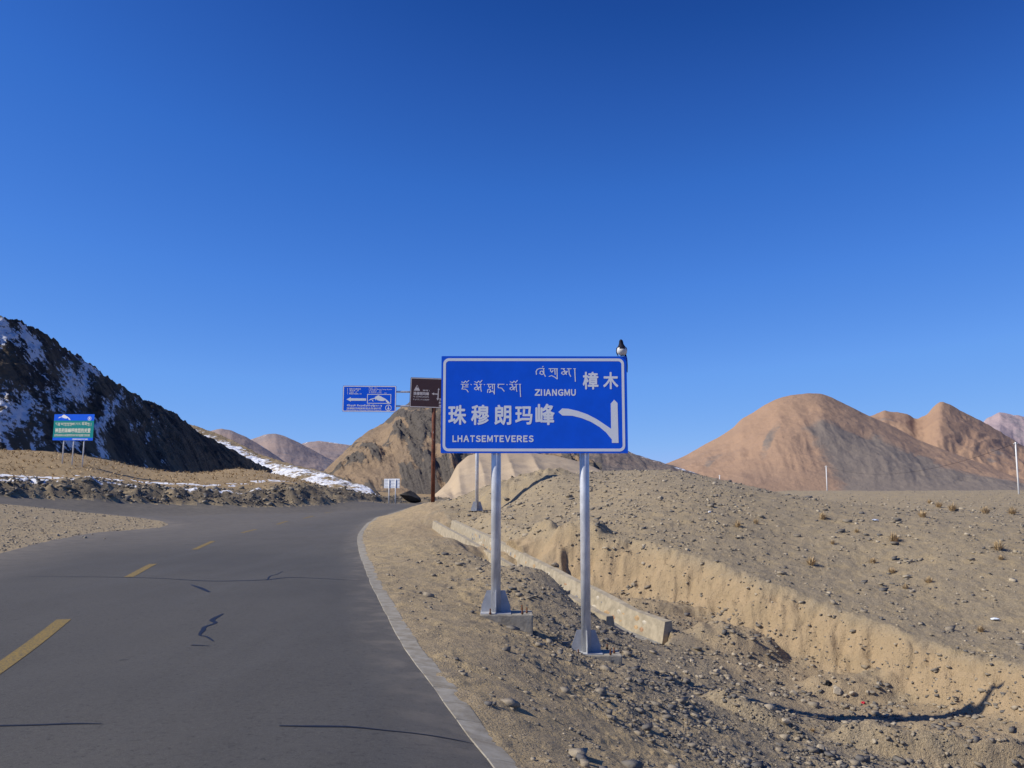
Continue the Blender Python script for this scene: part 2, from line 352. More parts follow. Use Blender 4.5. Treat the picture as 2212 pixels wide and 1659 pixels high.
def base_height(X, Y, detail=True):
    X = np.asarray(X, float); Y = np.asarray(Y, float)
    zl = TL(X, Y); zu = TU(X, Y)
    db = -sdist(X, Y, BANK)
    wob = .40 * fbm(X * .5, Y * .5, 4, 5) + .26 * fbm(X * 2.2, Y * 2.2, 4, 9)
    wid = .95 + .035 * np.maximum(Y - 14, 0) + .5 * sm(24, 30, Y)
    t = sm(-.5, .5, (db + wob) / wid)
    z = zl + (np.maximum(zu, zl) - zl) * t
    dk = sdist(X, Y, KP)
    df = sdist(X, Y, FAR)                           # + on the right of left-to-right line = near side
    rd = inpoly(X, Y, ROADPOLY); il = inpoly(X, Y, ISL)
    asphalt = rd & ~il
    edge = np.minimum(np.abs(dk), np.abs(df))
    rough = np.where(asphalt, 0, sm(.25, 1.6, edge)); rough = np.where(il & rd, .3, rough)
    cut = (~rd) & (df < 0) & (dk < 0)
    cutm = np.where(cut & (X < 0), sm(0, 1.2, -df) * (1 - sm(3.5, 8, -df)), 0) * (Y > 45)
    if detail:
        r = np.hypot(X, Y)
        n1 = fbm(X * .45, Y * .45, 4, 21); n2 = fbm(X * 2.1, Y * 2.1, 4, 31); n3 = fbm(X * 9, Y * 9, 3, 41)
        flank = np.exp(-((X - .5) / 2.5) ** 2)
        n4 = fbm(X * 21, Y * 21, 2, 43) * sm(30, 12, Y); crumb = sm(.3, 2.4, dk) * (.35 + .65 * sm(-.3, .3, fbm(X * .7, Y * .7, 3, 47)))
        z = z + rough * (.10 * n1 + .05 * n2 + .016 * n3 + .03 * np.maximum(n2, 0) * flank + crumb * (.022 * np.abs(n3) * 2 + .014 * n4) * (Y < 60))
        # clods and crumbling earth along the cut bank beyond the road
        z = z + cutm * (.70 * ridged(X * .28, Y * .35, 4, 55) + .38 * fbm(X * .9, Y * .9, 3, 57))
        # gullies in the clay face
        face = t * (1 - t) * 4
        z = z + face * (.07 * ridged(X * .38 + .3 * n1, Y * .38 + 3, 4, 61) + .07 * fbm(X * 3, Y * 3, 4, 67)) * (Y < 60)
    return z, dict(t=t, db=db, dk=dk, df=df, asphalt=asphalt, island=il & rd, cut=cutm, rough=rough, zl=zl)
extra_bumps = []                                    # (X, Y, rx, ry, ang, h) lumps in the ditch
def bump_at(x, y, Y, rx, ry, h, ang=0):
    p = G(x, y, Y); extra_bumps.append((p[0], p[1], rx, ry, ang, h))
bump_at(2030, 1640, 13.0, 1.5, .45, .35, -.2)
bump_at(1640, 1560, 13, .8, .35, .20, -.6)
bump_at(1590, 1370, 19, 1.0, .9, .30)
bump_at(1240, 1200, 26.0, 1.1, 1.0, .35)
bump_at(1100, 1180, 27.5, 1.6, 1.2, .4)
bump_at(1420, 1290, 21.6, .9, .7, .2)
bump_at(1850, 1465, 16.9, 1.0, .6, .28)
bump_at(1135, 1055, 46, 2.5, 1.6, .5)
DRL = [G(1402, 1372, 18.5), G(1330, 1345, 19.8), G(1255, 1300, 21.3), G(1170, 1258, 23.3), G(1085, 1207, 27), G(1025, 1172, 31), G(985, 1150, 36), G(958, 1134, 41)]
bump_at(1385, 1385, 18.0, .55, .35, -.28)
bump_at(1252, 1192, 25.3, .45, .7, -.45, .4)
def height(X, Y, detail=True):
    z, a = base_height(X, Y, detail)
    dd = sdist(X, Y, [p[:2] for p in DRL]); zd = np.interp(Y, [p[1] for p in DRL], [p[2] for p in DRL])
    inr = sm(17.6, 18.7, Y) * sm(43, 41, Y)
    z = z + (zd + .02 - .08 * (dd < 0) - .09 * (dd < -.3) - z) * (1 - sm(.5, 1.5, np.abs(dd))) * inr
    z = np.where((dd > -.40) & (dd < .45), z - .38 * inr, z)
    dk_ = a['dk']; z = z + np.where((dk_ > .05) & (dk_ < .9), .060 * np.clip(fbm(X * 2.6, Y * 2.6, 3, 63) + .10, 0, 1) * sm(.06, .26, dk_) * sm(.9, .45, dk_), 0)
    for (bx, by, rx, ry, an, h) in extra_bumps:
        c, s_ = math.cos(an), math.sin(an); u = ((X - bx) * c + (Y - by) * s_) / rx; v = (-(X - bx) * s_ + (Y - by) * c) / ry
        q = np.clip(1.25 - (u * u + v * v), 0, 1); z = z + h * q * q * (3 - 2 * q) * (1 + .3 * noise2(X * 3, Y * 3, 77))
    return z, a
def on_ground(x, y, tmax=160):                      # where the sight line through a pixel meets the ground
    Ys = 4.5 * (tmax / 4.5) ** np.linspace(0, 1, 700); d = ray(x, y)
    Xs = Ys * d[0] / d[1]; Zs = 1.6 + Ys * d[2] / d[1]; z = height(Xs, Ys)[0]; i = np.argmax(z >= Zs)
    return float(Xs[i]), float(Ys[i]), float(z[i])
NA = 1000
th = np.radians(np.r_[np.linspace(-62, -36, 90, endpoint=False), np.linspace(-36, 36, NA - 180), np.linspace(36, 62, 91)[1:]])
rr = np.r_[np.geomspace(2.2, 4.5, 36)[:-1], np.geomspace(4.5, 30, 500)[:-1], np.geomspace(30, 130, 230)[:-1], np.geomspace(130, 300, 60)]; NR = len(rr)
TH, RR = np.meshgrid(th, rr); GX = RR * np.sin(TH); GY = RR * np.cos(TH)
GZ, A = height(GX, GY)
dust = np.clip(1 - np.abs(A['dk']) / .6, 0, 1) * .9 * (.35 + .65 * sm(-.2, .4, fbm(GX * 3, GY * 3, 3, 205))) + np.clip(1 - np.abs(sdist(GX, GY, ISL + ISL[:1])) / 3.0, 0, 1) ** 1.3 * .85
dust = np.maximum(dust, sm(-9, -14, GX) * .35 * sm(14, 26, GY)); dust = np.maximum(dust, sm(0, 2, 3 - np.abs(A['df'])) * .5)
dust = np.clip(dust + .25 * sm(22, 34, GY), 0, 1)
t = A['t']; face = np.clip(t * (1 - t) * 4, 0, 1)
clay = face * sm(30, 24, GY) + .8 * sm(.15, .6, t) * sm(.9, .35, t) * sm(45, 30, GY)
lowside = (t < .5)
n_ = fbm(GX * .8, GY * .8, 4, 91)
dkr = A['dk']
shoulder = (dkr > 0) & lowside
gravel = np.where(t > .5, .75 + .2 * sm(1.3, 2.2, GZ), np.where(shoulder, sm(1.8, 3.6, dkr + n_), .2))
gravel = np.where(A['island'], .45, gravel)
clay = np.clip(clay + np.where(shoulder, sm(-.1, .5, n_) * .25 * sm(2, 1, dkr), 0), 0, 1)
apron = sm(-4.2, -1.2, A['db'] + 1.0 * n_) * lowside * (A['db'] < 0) * (GY < 60)
clay = np.clip(clay + .62 * apron * sm(-.55, .1, fbm(GX * 1.3, GY * 1.3, 3, 97)), 0, 1)
straw = np.where((A['df'] < 0) & (dkr < 0), sm(3, 7, -A['df'] + 2 * n_), 0)
earth = np.clip(A['cut'] * sm(-.5, .1, fbm(GX * .5, GY * .5, 4, 93)) * 1.2, 0, 1)
snow = np.where((A['df'] < 0) & (dkr < 0), (np.exp(-((-A['df'] - 4.6 - 1.5 * n_) / .9) ** 2) + np.exp(-((-A['df'] - 9.5 - 2 * n_) / 1.3) ** 2) * .8) * sm(-14, -30, GX) * .85 * sm(-.5, .1, fbm(GX * .14, GY * .4, 3, 95)), 0)
V = np.c_[GX.ravel(), GY.ravel(), GZ.ravel()]
idx = np.arange(NR * NA).reshape(NR, NA); Q = np.stack([idx[:-1, :-1], idx[:-1, 1:], idx[1:, 1:], idx[1:, :-1]], -1).reshape(-1, 4)
am = A['asphalt'].ravel(); im = A['island'].ravel(); nq = am[Q].sum(1) >= 2; ni = (im[Q].sum(1) >= 2) & ~nq
beyond = ((A['df'] < 0) & (dkr < 0)).ravel(); nb = (beyond[Q].sum(1) >= 2) & ~nq & ~ni; nrgt = ~nq & ~ni & ~nb
at = dict(dust=dust.ravel(), clay=clay.ravel(), gravel=gravel.ravel(), straw=straw.ravel(), earth=earth.ravel(), snow=snow.ravel())
def sub(name, sel, mat, names):
    q = Q[sel]; u, inv = np.unique(q, return_inverse=True)
    o = mesh_np(name, V[u], inv.reshape(-1, 4), mat, None, True, {k: at[k][u] for k in names}); tag(o, kind='structure'); return o
GN = ['clay', 'gravel', 'straw', 'earth', 'snow']
road = sub('road', nq, M_ROAD, ['dust'])
tag(sub('ground', nrgt, M_GROUND, GN), 'stony tan roadside ground with a ditch, clay bank and gravel mound')
tag(sub('gravel_island', ni, M_GROUND, GN), 'gravel island between the two arms of the junction')
tag(sub('terrace', nb, M_GROUND, GN), 'grassy terrace with snow patches above the far side of the road')
# broad valley floor under everything
an = np.linspace(0, 2 * math.pi, 65)[:-1]; rad = [0, 40, 150, 600, 3000, 7500]
PV = [(0, 0, -2.6)] + [(r * math.cos(a), r * math.sin(a), -2.6 - .001 * min(r, 3000)) for r in rad[1:] for a in an]
bm = bmesh.new(); vv = [bm.verts.new(p) for p in PV]
for i in range(64): bm.faces.new((vv[0], vv[1 + i], vv[1 + (i + 1) % 64]))
for k in range(len(rad) - 2):
    for i in range(64):
        a = 1 + k * 64; b = a + 64; bm.faces.new((vv[a + i], vv[b + i], vv[b + (i + 1) % 64], vv[a + (i + 1) % 64]))
q = NT('valley_soil'); M_PLAIN = q.done(q.mix(q.noise(.02, 6), (.26, .19, .12), (.20, .155, .11)), .95)
tag(from_bm('valley_floor', bm, M_PLAIN), kind='structure')

# ------------------------------------------------------------ hills and mountains
def mountain(name, ridge, foot, mat, fn, label=None, nx=300, ns=120, back=.7, attrs_fn=None, prof=1.0):
    """ridge / foot: lists of (x, y, depth) seen from the road; a solid hill is raised between them."""
    R = np.array(ridge, float); Fo = np.array(foot, float)
    xs = np.linspace(max(R[0, 0], Fo[0, 0]), min(R[-1, 0], Fo[-1, 0]), nx)
    def smooth_interp(P, k):
        v = np.interp(xs, P[:, 0], P[:, k]); w_ = max(1, nx // 90); ker = np.ones(2 * w_ + 1) / (2 * w_ + 1)
        return np.convolve(np.pad(v, w_, mode='edge'), ker, 'valid')
    r3 = np.array([G(x, y, d) for x, y, d in zip(xs, smooth_interp(R, 1), smooth_interp(R, 2))])
    f3 = np.array([G(x, y, d) for x, y, d in zip(xs, smooth_interp(Fo, 1), smooth_interp(Fo, 2))])
    sb = int(ns * back * .5); s = np.r_[np.linspace(-.08, 1, ns), 1 + np.linspace(0, back, sb + 1)[1:]]
    P = f3[None] + (r3 - f3)[None] * s[:, None, None]
    zr = f3[None, :, 2] + (r3 - f3)[None, :, 2] * np.where(s < 1, np.sign(s) * np.abs(s) ** prof, 1 - (s - 1) * 1.1 - .0)[:, None]
    P[..., 2] = zr
    arc = np.r_[0, np.cumsum(np.linalg.norm(np.diff((r3 + f3)[:, :2] / 2, axis=0), axis=1))]
    Hh = np.maximum(np.median(r3[:, 2] - f3[:, 2]), 1)
    SS = np.broadcast_to(s[:, None], zr.shape); XX = np.broadcast_to(xs[None], zr.shape); AR = np.broadcast_to(arc[None], zr.shape)
    dz, at_ = fn(P[..., 0], P[..., 1], SS, XX, AR, Hh)
    P[..., 2] += dz
    n0, n1 = zr.shape; ii = np.arange(n0 * n1).reshape(n0, n1)
    q_ = np.stack([ii[:-1, :-1], ii[:-1, 1:], ii[1:, 1:], ii[1:, :-1]], -1).reshape(-1, 4)
    o = mesh_np(name, P.reshape(-1, 3), q_, mat, None, True, {k: np.ascontiguousarray(v).ravel() for k, v in at_.items()})
    tag(o, label, kind='structure'); return o
def env(s): return np.clip(np.sin(np.clip(s, 0, 1) * math.pi), 0, 1) * .8 + .2 * sm(0, .15, s)

def hill_mat(name, c1, c2, rock, sc, bd, snowc=True, straw=None, rng_=(.42, .58)):
    q = NT(name)
    a = q.mix(q.ramp(q.noise(sc, 6, .65), .35, .65), c1, c2)
    a = q.mix(q.ramp(q.math('ADD', q.attr('rock'), q.math('MULTIPLY', q.math('SUBTRACT', q.noise(sc * 3, 6, .75), .5), 1.1)), *rng_), a, rock)
    if snowc:
        sn = q.ramp(q.math('ADD', q.attr('snow'), q.math('MULTIPLY', q.math('SUBTRACT', q.noise(sc * 8, 7, .75), .5), 1.9)), .46, .56)
        a = q.mix(sn, a, (.80, .82, .86))
    b = q.bump(q.noise(sc * 3, 8, .7), bd); 
    return q.done(a, .95)
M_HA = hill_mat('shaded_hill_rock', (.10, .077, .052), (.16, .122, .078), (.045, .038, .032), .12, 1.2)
def fnA(X, Y, s, x, ar, H):
    n = fbm(X * .06, Y * .06, 4, 3); n2 = fbm(X * .35, Y * .35, 4, 4)
    dz = (2.0 * n + 1.1 * ridged(X * .12, Y * .12, 4, 12)) * env(s) + .75 * n2 * sm(.02, .15, s) + .5 * fbm(X * 1.1, Y * 1.1, 3, 8) * sm(.05, .2, s)
    sn = .17 + .80 * fbm(ar * .13, s * 2.6 + .4 * n2, 4, 6) + .18 * sm(330, 120, x)
    sn = np.where((s > .70) & (s < .90) & (x < 170), sn + .14, sn); sn = np.where(s > .97, sn - .5, sn)
    sn = sn * sm(460, 300, x) + .05
    return dz, dict(snow=sn, rock=.45 + .4 * fbm(X * .1, Y * .1, 3, 15))
ridgeA = [(-500, 560, 102), (-250, 615, 110), (-100, 655, 115), (0, 684, 120), (40, 692, 124), (75, 712, 129), (150, 760, 140), (210, 798, 152), (270, 838, 168), (310, 866, 182), (350, 880, 196), (385, 898, 209), (412, 922, 222), (425, 931, 226), (489, 968, 240), (544, 996, 257), (590, 1016, 278), (615, 1034, 290)]
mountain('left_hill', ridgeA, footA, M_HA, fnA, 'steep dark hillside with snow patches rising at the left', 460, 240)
M_HB = hill_mat('straw_slope', (.30, .225, .13), (.23, .175, .105), (.12, .095, .07), .12, .8)
def fnB(X, Y, s, x, ar, H):
    n = fbm(X * .05, Y * .05, 4, 13); n2 = fbm(X * .4, Y * .4, 4, 14)
    dz = (1.0 * n + .6 * ridged(X * .1, Y * .1, 3, 15)) * env(s) + .5 * n2 * sm(0, .1, s)
    band = np.exp(-((s - (.66 - .24 * sm(430, 840, x))) / (.30 + .16 * sm(540, 700, x))) ** 4)
    sn = band * .72 + .75 * fbm(X * .16, Y * .10, 5, 18) * band + .35 * n2 - .12
    return dz, dict(snow=sn, rock=.15 + .35 * n2 + .25 * sm(650, 800, x))
ridgeB = [(330, 905, 360), (415, 918, 345), (470, 937, 335), (520, 960, 322), (560, 982, 312), (640, 1006, 285), (700, 1019, 260), (760, 1041, 225), (800, 1055, 195), (835, 1078, 168), (860, 1088, 158)]
footB = [(330, 1040, 270), (450, 1040, 262), (544, 1044, 264), (590, 1050, 244), (640, 1060, 190), (720, 1075, 142), (790, 1084, 134), (860, 1092, 132)]
mountain('snow_slope', ridgeB, footB, M_HB, fnB, 'straw coloured spur with a broad streak of snow running down to the road bend', 360, 140)

def far_fn(amp, rockbase, seed, sn=-.3, gul=1.0, fine=1.0):
    def fn(X, Y, s, x, ar, H):
        L_ = H
        g = ridged(ar / L_ * 1.3 + .5 * fbm(ar / L_, s * 2, 2, seed + 9), s * .9 + seed, 4, seed)
        dz = H * amp * (gul * .5 * g + fbm(X / L_ * 1.1, Y / L_ * 1.1, 5, seed + 3)) * env(s) + fine * H * .02 * ridged(ar / L_ * 5 + s * 2, s * 2.5, 4, seed + 31) * sm(0, .2, s) * sm(1.3, .9, s) + H * .008 * fbm(X / L_ * 9, Y / L_ * 9, 3, seed) * sm(.5, 1, s)
        return dz, dict(snow=sn + .5 * fbm(X / L_ * 2.5, Y / L_ * 2.5, 4, seed + 5) + .5 * sm(.85, 1, s), rock=rockbase + .5 * fbm(ar / L_ * 2, s * 1.2, 4, seed + 7))
    return fn
M_FAR = hill_mat('hazy_ridge_earth', (.33, .25, .215), (.27, .22, .21), (.215, .195, .205), .012, 3, True)  # lilac tint of distance haze put into the ridge colours
for nm, rg, D, sd in (('far_ridge', [(600, 985), (640, 962), (665, 955), (690, 953), (730, 958), (770, 964), (840, 968)], 3400, 71),
                      ('far_ridge', [(500, 965), (540, 950), (575, 939), (595, 937), (620, 944), (650, 958), (700, 985), (740, 1005), (800, 1040)], 2600, 72),
                      ('far_ridge', [(380, 985), (420, 950), (455, 932), (475, 926), (500, 930), (530, 943), (580, 973), (640, 1015), (700, 1045)], 2000, 73)):
    lab = {71: 'farthest pale lilac ridge in the gap', 72: 'middle of the three rounded lilac ridges in the gap', 73: 'left of the three rounded lilac ridges, with a shaded right flank'}[sd]
    mountain(nm, [(x, y, D) for x, y in rg], [(x, 1068, D * .72) for x, y in rg], M_FAR, far_fn(.08, .35, sd, -.22, .8, .25), lab, 220, 70)
M_ROCK = hill_mat('crag_rock', (.33, .235, .145), (.255, .185, .12), (.125, .108, .09), .05, 3.0, True)
def fnE(X, Y, s, x, ar, H):
    wv = .35 * fbm(ar / H * 2, s * 3, 3, 101)
    g = ridged(ar / H * 3.2 + s * 1.6 + wv, s * .8, 5, 102)
    crag = sm(0, .5, fbm(ar / H * 2.2 + s * 1.1, s * 2.5, 4, 103) + .18 + .25 * sm(820, 900, x))
    dz = H * (.10 * g * (.35 + crag) + .10 * fbm(X / H * 1.3, Y / H * 1.3, 4, 104) + .03 * crag * ridged(X / H * 9, Y / H * 9, 3, 105)) * env(s) + H * .012 * fbm(ar / H * 10, s * 10, 3, 107) * sm(.6, 1, s)
    return dz, dict(snow=np.full(X.shape, -1.), rock=.08 + .75 * crag * sm(-.3, .5, ridged(ar / H * 5 + s * 3, s * 2, 3, 106)))
rE = [(690, 1030, 420), (707, 1011, 430), (735, 985, 440), (759, 961, 450), (793, 932, 460), (826, 918, 470), (848, 898, 480), (864, 883, 485), (900, 858, 490), (950, 848, 490), (1000, 860, 490), (1060, 900, 490), (1120, 930, 480), (1200, 960, 470), (1260, 985, 460), (1300, 1010, 450)]
fE = [(690, 1068, 330), (760, 1072, 320), (850, 1074, 310), (1000, 1074, 310), (1150, 1070, 320), (1300, 1066, 330)]
mountain('rocky_mountain', rE, fE, M_ROCK, fnE, 'craggy tan mountain behind the roadside signs', 420, 260)
M_SAND = hill_mat('sand_slope', (.47, .37, .25), (.42, .325, .22), (.36, .285, .20), .03, .6, False)
rS = [(930, 1078, 300), (970, 1040, 310), (985, 1008, 325), (1010, 985, 335), (1060, 975, 340), (1120, 975, 345), (1200, 985, 350), (1260, 1000, 350), (1330, 1030, 340), (1380, 1050, 330)]
fS = [(930, 1082, 240), (1380, 1072, 240)]
def fnS(X, Y, s, x, ar, H):
    return H * (.09 * fbm(X / H * .8, Y / H * .8, 3, 113) + .05 * (1 - np.abs(noise2(ar / H * 1.6 + s, s * .8, 114)) * 2)) * env(s), dict(snow=np.full(X.shape, -1.), rock=.2 + .4 * noise2(X / H, Y / H, 115))
mountain('sand_slope', rS, fS, M_SAND, fnS, 'smooth pale sand slope behind the gravel mound', 220, 80)
M_GREYM = hill_mat('grey_scree', (.23, .175, .14), (.17, .145, .125), (.11, .10, .095), .02, 3, True)
rG = [(1060, 950, 900), (1180, 935, 900), (1260, 945, 900), (1320, 962, 880), (1360, 976, 870), (1400, 992, 860), (1440, 1003, 850), (1500, 1022, 840), (1580, 1050, 830)]
mountain('grey_ridge', rG, [(1060, 1068, 640), (1580, 1068, 640)], M_GREYM, far_fn(.10, .4, 121, -.08), 'grey scree ridge with thin snow streaks running down behind the big sign', 240, 100)
M_RED = hill_mat('red_brown_mountain', (.37, .24, .155), (.295, .20, .14), (.21, .175, .145), .004, 8, False, rng_=(.3, .62))
def fnH(X, Y, s, x, ar, H):
    g = ridged(ar / H * 1.0 + .8 * s + .4 * fbm(ar / H, s * 2, 2, 139), s * .6, 4, 130)
    dz = H * (.045 * g + .016 * ridged(ar / H * 4 + s * 2.5, s * 2, 4, 138) + .09 * fbm(X / H * .9, Y / H * .9, 4, 133)) * env(s) + H * .006 * fbm(X / H * 9, Y / H * 9, 3, 134) * sm(.5, 1, s)
    bound = .80 - .10 * sm(1750, 2100, x) + .08 * noise2(x / 120., s * 2, 135)
    grey = sm(bound + .05, bound - .32, s) * sm(1690, 1800, x + 130 * (s - .5)) * sm(-.5, .1, fbm(x / 260., s * 2.0 + x / 300., 3, 136) + .25)
    streak = sm(.15, .45, fbm(ar / H * 2.2 - 1.8 * s, s * .9, 4, 137))
    return dz, dict(snow=np.full(X.shape, -1.), rock=.05 + .62 * grey + .45 * streak * sm(.9, .5, s))
rI = [(1780, 960, 3000), (1840, 925, 3000), (1880, 903, 3000), (1912, 889, 3000), (1940, 893, 3000), (1960, 895, 3000), (1978, 909, 3000), (2000, 900, 3000), (2018, 880, 3000), (2032, 868, 3000), (2048, 874, 3000), (2080, 890, 3000), (2120, 912, 3000), (2170, 940, 3000), (2212, 965, 3000), (2300, 1000, 3000), (2450, 1040, 3000)]
M_RED2 = hill_mat('orange_brown_mountain', (.38, .245, .155), (.32, .205, .14), (.26, .20, .16), .004, 8, False)
mountain('peaked_mountain', rI, [(x, 1068, 2200) for x, y, d in rI], M_RED2, far_fn(.11, .2, 141, -1, 1.4), 'orange brown mountain with two pointed summits at the right', 260, 110)
rJ = [(2080, 960), (2110, 925), (2135, 905), (2160, 893), (2178, 896), (2195, 900), (2212, 903), (2260, 920), (2400, 960)]
M_LIL = hill_mat('lilac_haze_rock', (.40, .31, .31), (.34, .27, .28), (.28, .24, .25), .003, 10, True)  # rock colours carry the lilac of distant haze; no haze volume
mountain('distant_peak', [(x, y, 6000) for x, y in rJ], [(x, 1068, 4600) for x, y in rJ], M_LIL, far_fn(.12, .3, 151, -.25, 1.4), 'pale lilac rocky peak at the far right edge', 160, 90)
rH = [(1380, 1020, 1500), (1440, 1002, 1500), (1480, 985, 1500), (1520, 962, 1500), (1560, 941, 1500), (1590, 920, 1500), (1597, 908, 1500), (1620, 895, 1500), (1650, 876, 1500), (1680, 861, 1500), (1710, 853, 1500), (1745, 850, 1500), (1775, 851, 1500), (1795, 858, 1500), (1830, 876, 1490), (1870, 896, 1480), (1920, 917, 1460), (1980, 950, 1430), (2040, 972, 1400), (2120, 1003, 1380), (2212, 1038, 1350), (2300, 1056, 1350)]
mountain('round_mountain', rH, [(1380, 1068, 1050), (2300, 1068, 1050)], M_RED, fnH, 'broad rounded red brown mountain with a grey flank, right of the big sign', 420, 170)

# ------------------------------------------------------------ kerb, markings, crack seals
kerb = tag(empty('kerb', (0, 0, 0)), 'pale concrete edging strip along the right side of the road', kind='structure')
KN = np.gradient(KERB, axis=0); KN /= np.linalg.norm(KN, axis=1)[:, None]; KN = np.c_[KN[:, 1], -KN[:, 0]]
kr = 0
for i in range(len(KERB) - 1):
    a, b = KERB[i], KERB[i + 1]
    if a[1] < 1.5 or a[1] > 75 or a[1] < b[1] - 5: continue
    wd = .20 + rng.uniform(-.012, .016); off = -.035; na, nb_ = KN[i], KN[i + 1]
    g_ = .004; da = (b - a); L_ = np.linalg.norm(da); da = da / L_; a2 = a + da * g_; b2 = b - da * g_
    off2 = .018 * float(noise2(b[0] * 1.7, b[1] * 1.7, 301)); off1 = .018 * float(noise2(a[0] * 1.7, a[1] * 1.7, 301)); c = [a2 + na * (off + off1), b2 + nb_ * (off + off2), b2 + nb_ * (wd + off), a2 + na * (wd + off)]
    zz = [float(TL(np.array([p[0]]), np.array([p[1]]))[0]) for p in c]; top = .006 + rng.uniform(-.003, .003)
    bm = bmesh.new(); lo = [bm.verts.new((p[0], p[1], z - .16)) for p, z in zip(c, zz)]; hi = [bm.verts.new((p[0], p[1], z + top + rng.uniform(-.003, .003))) for p, z in zip(c, zz)]
    bm.faces.new(lo[::-1]); bm.faces.new(hi)
    for j in range(4): bm.faces.new((lo[j], lo[(j + 1) % 4], hi[(j + 1) % 4], hi[j]))
    bmesh.ops.bevel(bm, geom=[e for e in bm.edges if e.verts[0] in hi and e.verts[1] in hi], offset=.006, segments=1, affect='EDGES')
    from_bm('kerb_block', bm, M_KERB, kerb); kr += 1
def ribbon(name, pts, widths, mat, parent, lift=.004, step=.08, smoothed=False):
    p = spline(pts, step) if smoothed else spline(np.repeat(np.array(pts), 1, 0), step)
    d = np.gradient(p, axis=0); d /= np.maximum(np.linalg.norm(d, axis=1)[:, None], 1e-9); n = np.c_[-d[:, 1], d[:, 0]]
    w_ = np.interp(np.linspace(0, 1, len(p)), np.linspace(0, 1, len(widths)), widths) / 2
    l = p + n * w_[:, None]; r = p - n * w_[:, None]; X = np.r_[l[:, 0], r[:, 0]]; Y = np.r_[l[:, 1], r[:, 1]]
    Z = height(X, Y)[0] + lift; m = len(p); i = np.arange(m - 1)
    return mesh_np(name, np.c_[X, Y, Z], np.stack([i, i + 1, i + 1 + m, i + m], -1)[:, ::-1], mat, parent)
dash_px = [((-60, 1492), (138, 1342)), ((278, 1250), (331, 1217)), ((420, 1184), (460, 1168)), ((522, 1151), (553, 1143))]
for a, b in dash_px: ribbon('lane_dash', [P0(*a)[:2], P0(*b)[:2]], [.17, .17], M_YEL, road, .004, .3)
for a, b in (((598, 1130.5, 47), (622, 1125.5, 51)), ((655, 1118, 57.5), (676, 1114, 62)), ((702, 1109, 68), (722, 1105.5, 73))):
    ribbon('lane_dash', [G(*a)[:2], G(*b)[:2]], [.17, .17], M_YEL, road, .004, .3)
def seal(px, w0, w1, jag=0):
    pts = [P0(*p)[:2] for p in px]; ribbon('crack_seal', pts, [w0, w1], M_TAR, road, .0035, .06)
z8 = lambda x, y: (x * 1700 / 2212 / 1.4756, (1500 + y * 1700 / 2212) / 1.4756)
ribbon('crack_seal', [P0(*z8(*p))[:2] for p in [(1155, 1144), (1300, 1142), (1450, 1135), (1600, 1137), (1760, 1133), (1980, 1132)]], [.02, .042, .03, .016, .02, .008], M_TAR, road, .0035)
ribbon('crack_seal', [P0(*z8(*p))[:2] for p in [(-200, 1108), (0, 1110), (150, 1112), (300, 1112), (420, 1118)]], [.03, .035, .03, .035, .01], M_TAR, road, .0035)
ribbon('crack_seal', [P0(*z8(*p))[:2] for p in [(926, 604), (880, 628), (893, 640), (850, 655), (842, 668), (828, 688), (852, 694), (872, 706), (884, 716)]], [.02, .06, .07, .045, .05, .055, .03, .03, .02], M_TAR, road, .0035, .05)
ribbon('crack_seal', [P0(*z8(*p))[:2] for p in [(795, 731), (830, 734), (870, 738)]], [.05, .03, .01], M_TAR, road, .0035)
ribbon('crack_seal', [P0(*z8(*p))[:2] for p in [(792, 486), (830, 500), (868, 518)]], [.03, .08, .05], M_TAR, road, .0035)
ribbon('crack_seal', [P0(*z8(*p))[:2] for p in [(120, 440), (400, 446), (650, 455), (850, 469), (1000, 469), (1110, 464), (1200, 454), (1350, 457), (1510, 460)]], [.015, .03, .03, .03, .04, .06, .07, .03, .015], M_TAR, road, .0035)
ribbon('crack_seal', [P0(*z8(*p))[:2] for p in [(1108, 466), (1120, 448), (1150, 438), (1172, 424)]], [.02, .03, .02, .01], M_TAR, road, .0035)
ribbon('crack_seal', [P0(*z8(*p))[:2] for p in [(495, 795), (535, 793)]], [.02, .008], M_TAR, road, .0035)

# ------------------------------------------------------------ lettering
def text_mesh(s, bold=0.0):
    cu = bpy.data.curves.new('t', 'FONT'); cu.body = s; cu.size = 1; cu.offset = bold; cu.resolution_u = 3; cu.fill_mode = 'FRONT'
    o = bpy.data.objects.new('t', cu); COL.objects.link(o); bpy.context.view_layer.update()
    me = bpy.data.meshes.new_from_object(o.evaluated_get(bpy.context.evaluated_depsgraph_get()))
    bpy.data.objects.remove(o); bpy.data.curves.remove(cu); return me
def put_text(s, box, conv, y, mat, parent, bold=.02, name='lettering'):
    me = text_mesh(s, 0); bm = bmesh.new()
    offs = [(0, 0)] + [(bold * math.cos(a), bold * math.sin(a)) for a in np.arange(8) * math.pi / 4]
    for k, (dx, dy) in enumerate(offs):
        n0 = len(bm.verts); bm.from_mesh(me); bm.verts.ensure_lookup_table()
        for v in bm.verts[n0:]: v.co += Vector((dx, dy, -k))
    bm.to_mesh(me); bm.free(); n = len(me.vertices); co = np.empty(n * 3); me.vertices.foreach_get('co', co); co = co.reshape(-1, 3)
    lo, hi = co.min(0), co.max(0); (x0, z1), (x1, z0) = conv(box[0], box[1]), conv(box[2], box[3])
    out = np.c_[x0 + (co[:, 0] - lo[0]) / (hi[0] - lo[0]) * (x1 - x0), y - co[:, 2] * -.00004, z0 + (co[:, 1] - lo[1]) / (hi[1] - lo[1]) * (z1 - z0)]
    me.vertices.foreach_set('co', out.ravel().astype(np.float32)); me.materials.clear(); me.materials.append(mat); me.update()
    o = bpy.data.objects.new(name, me); COL.objects.link(o); o.parent = parent; return o
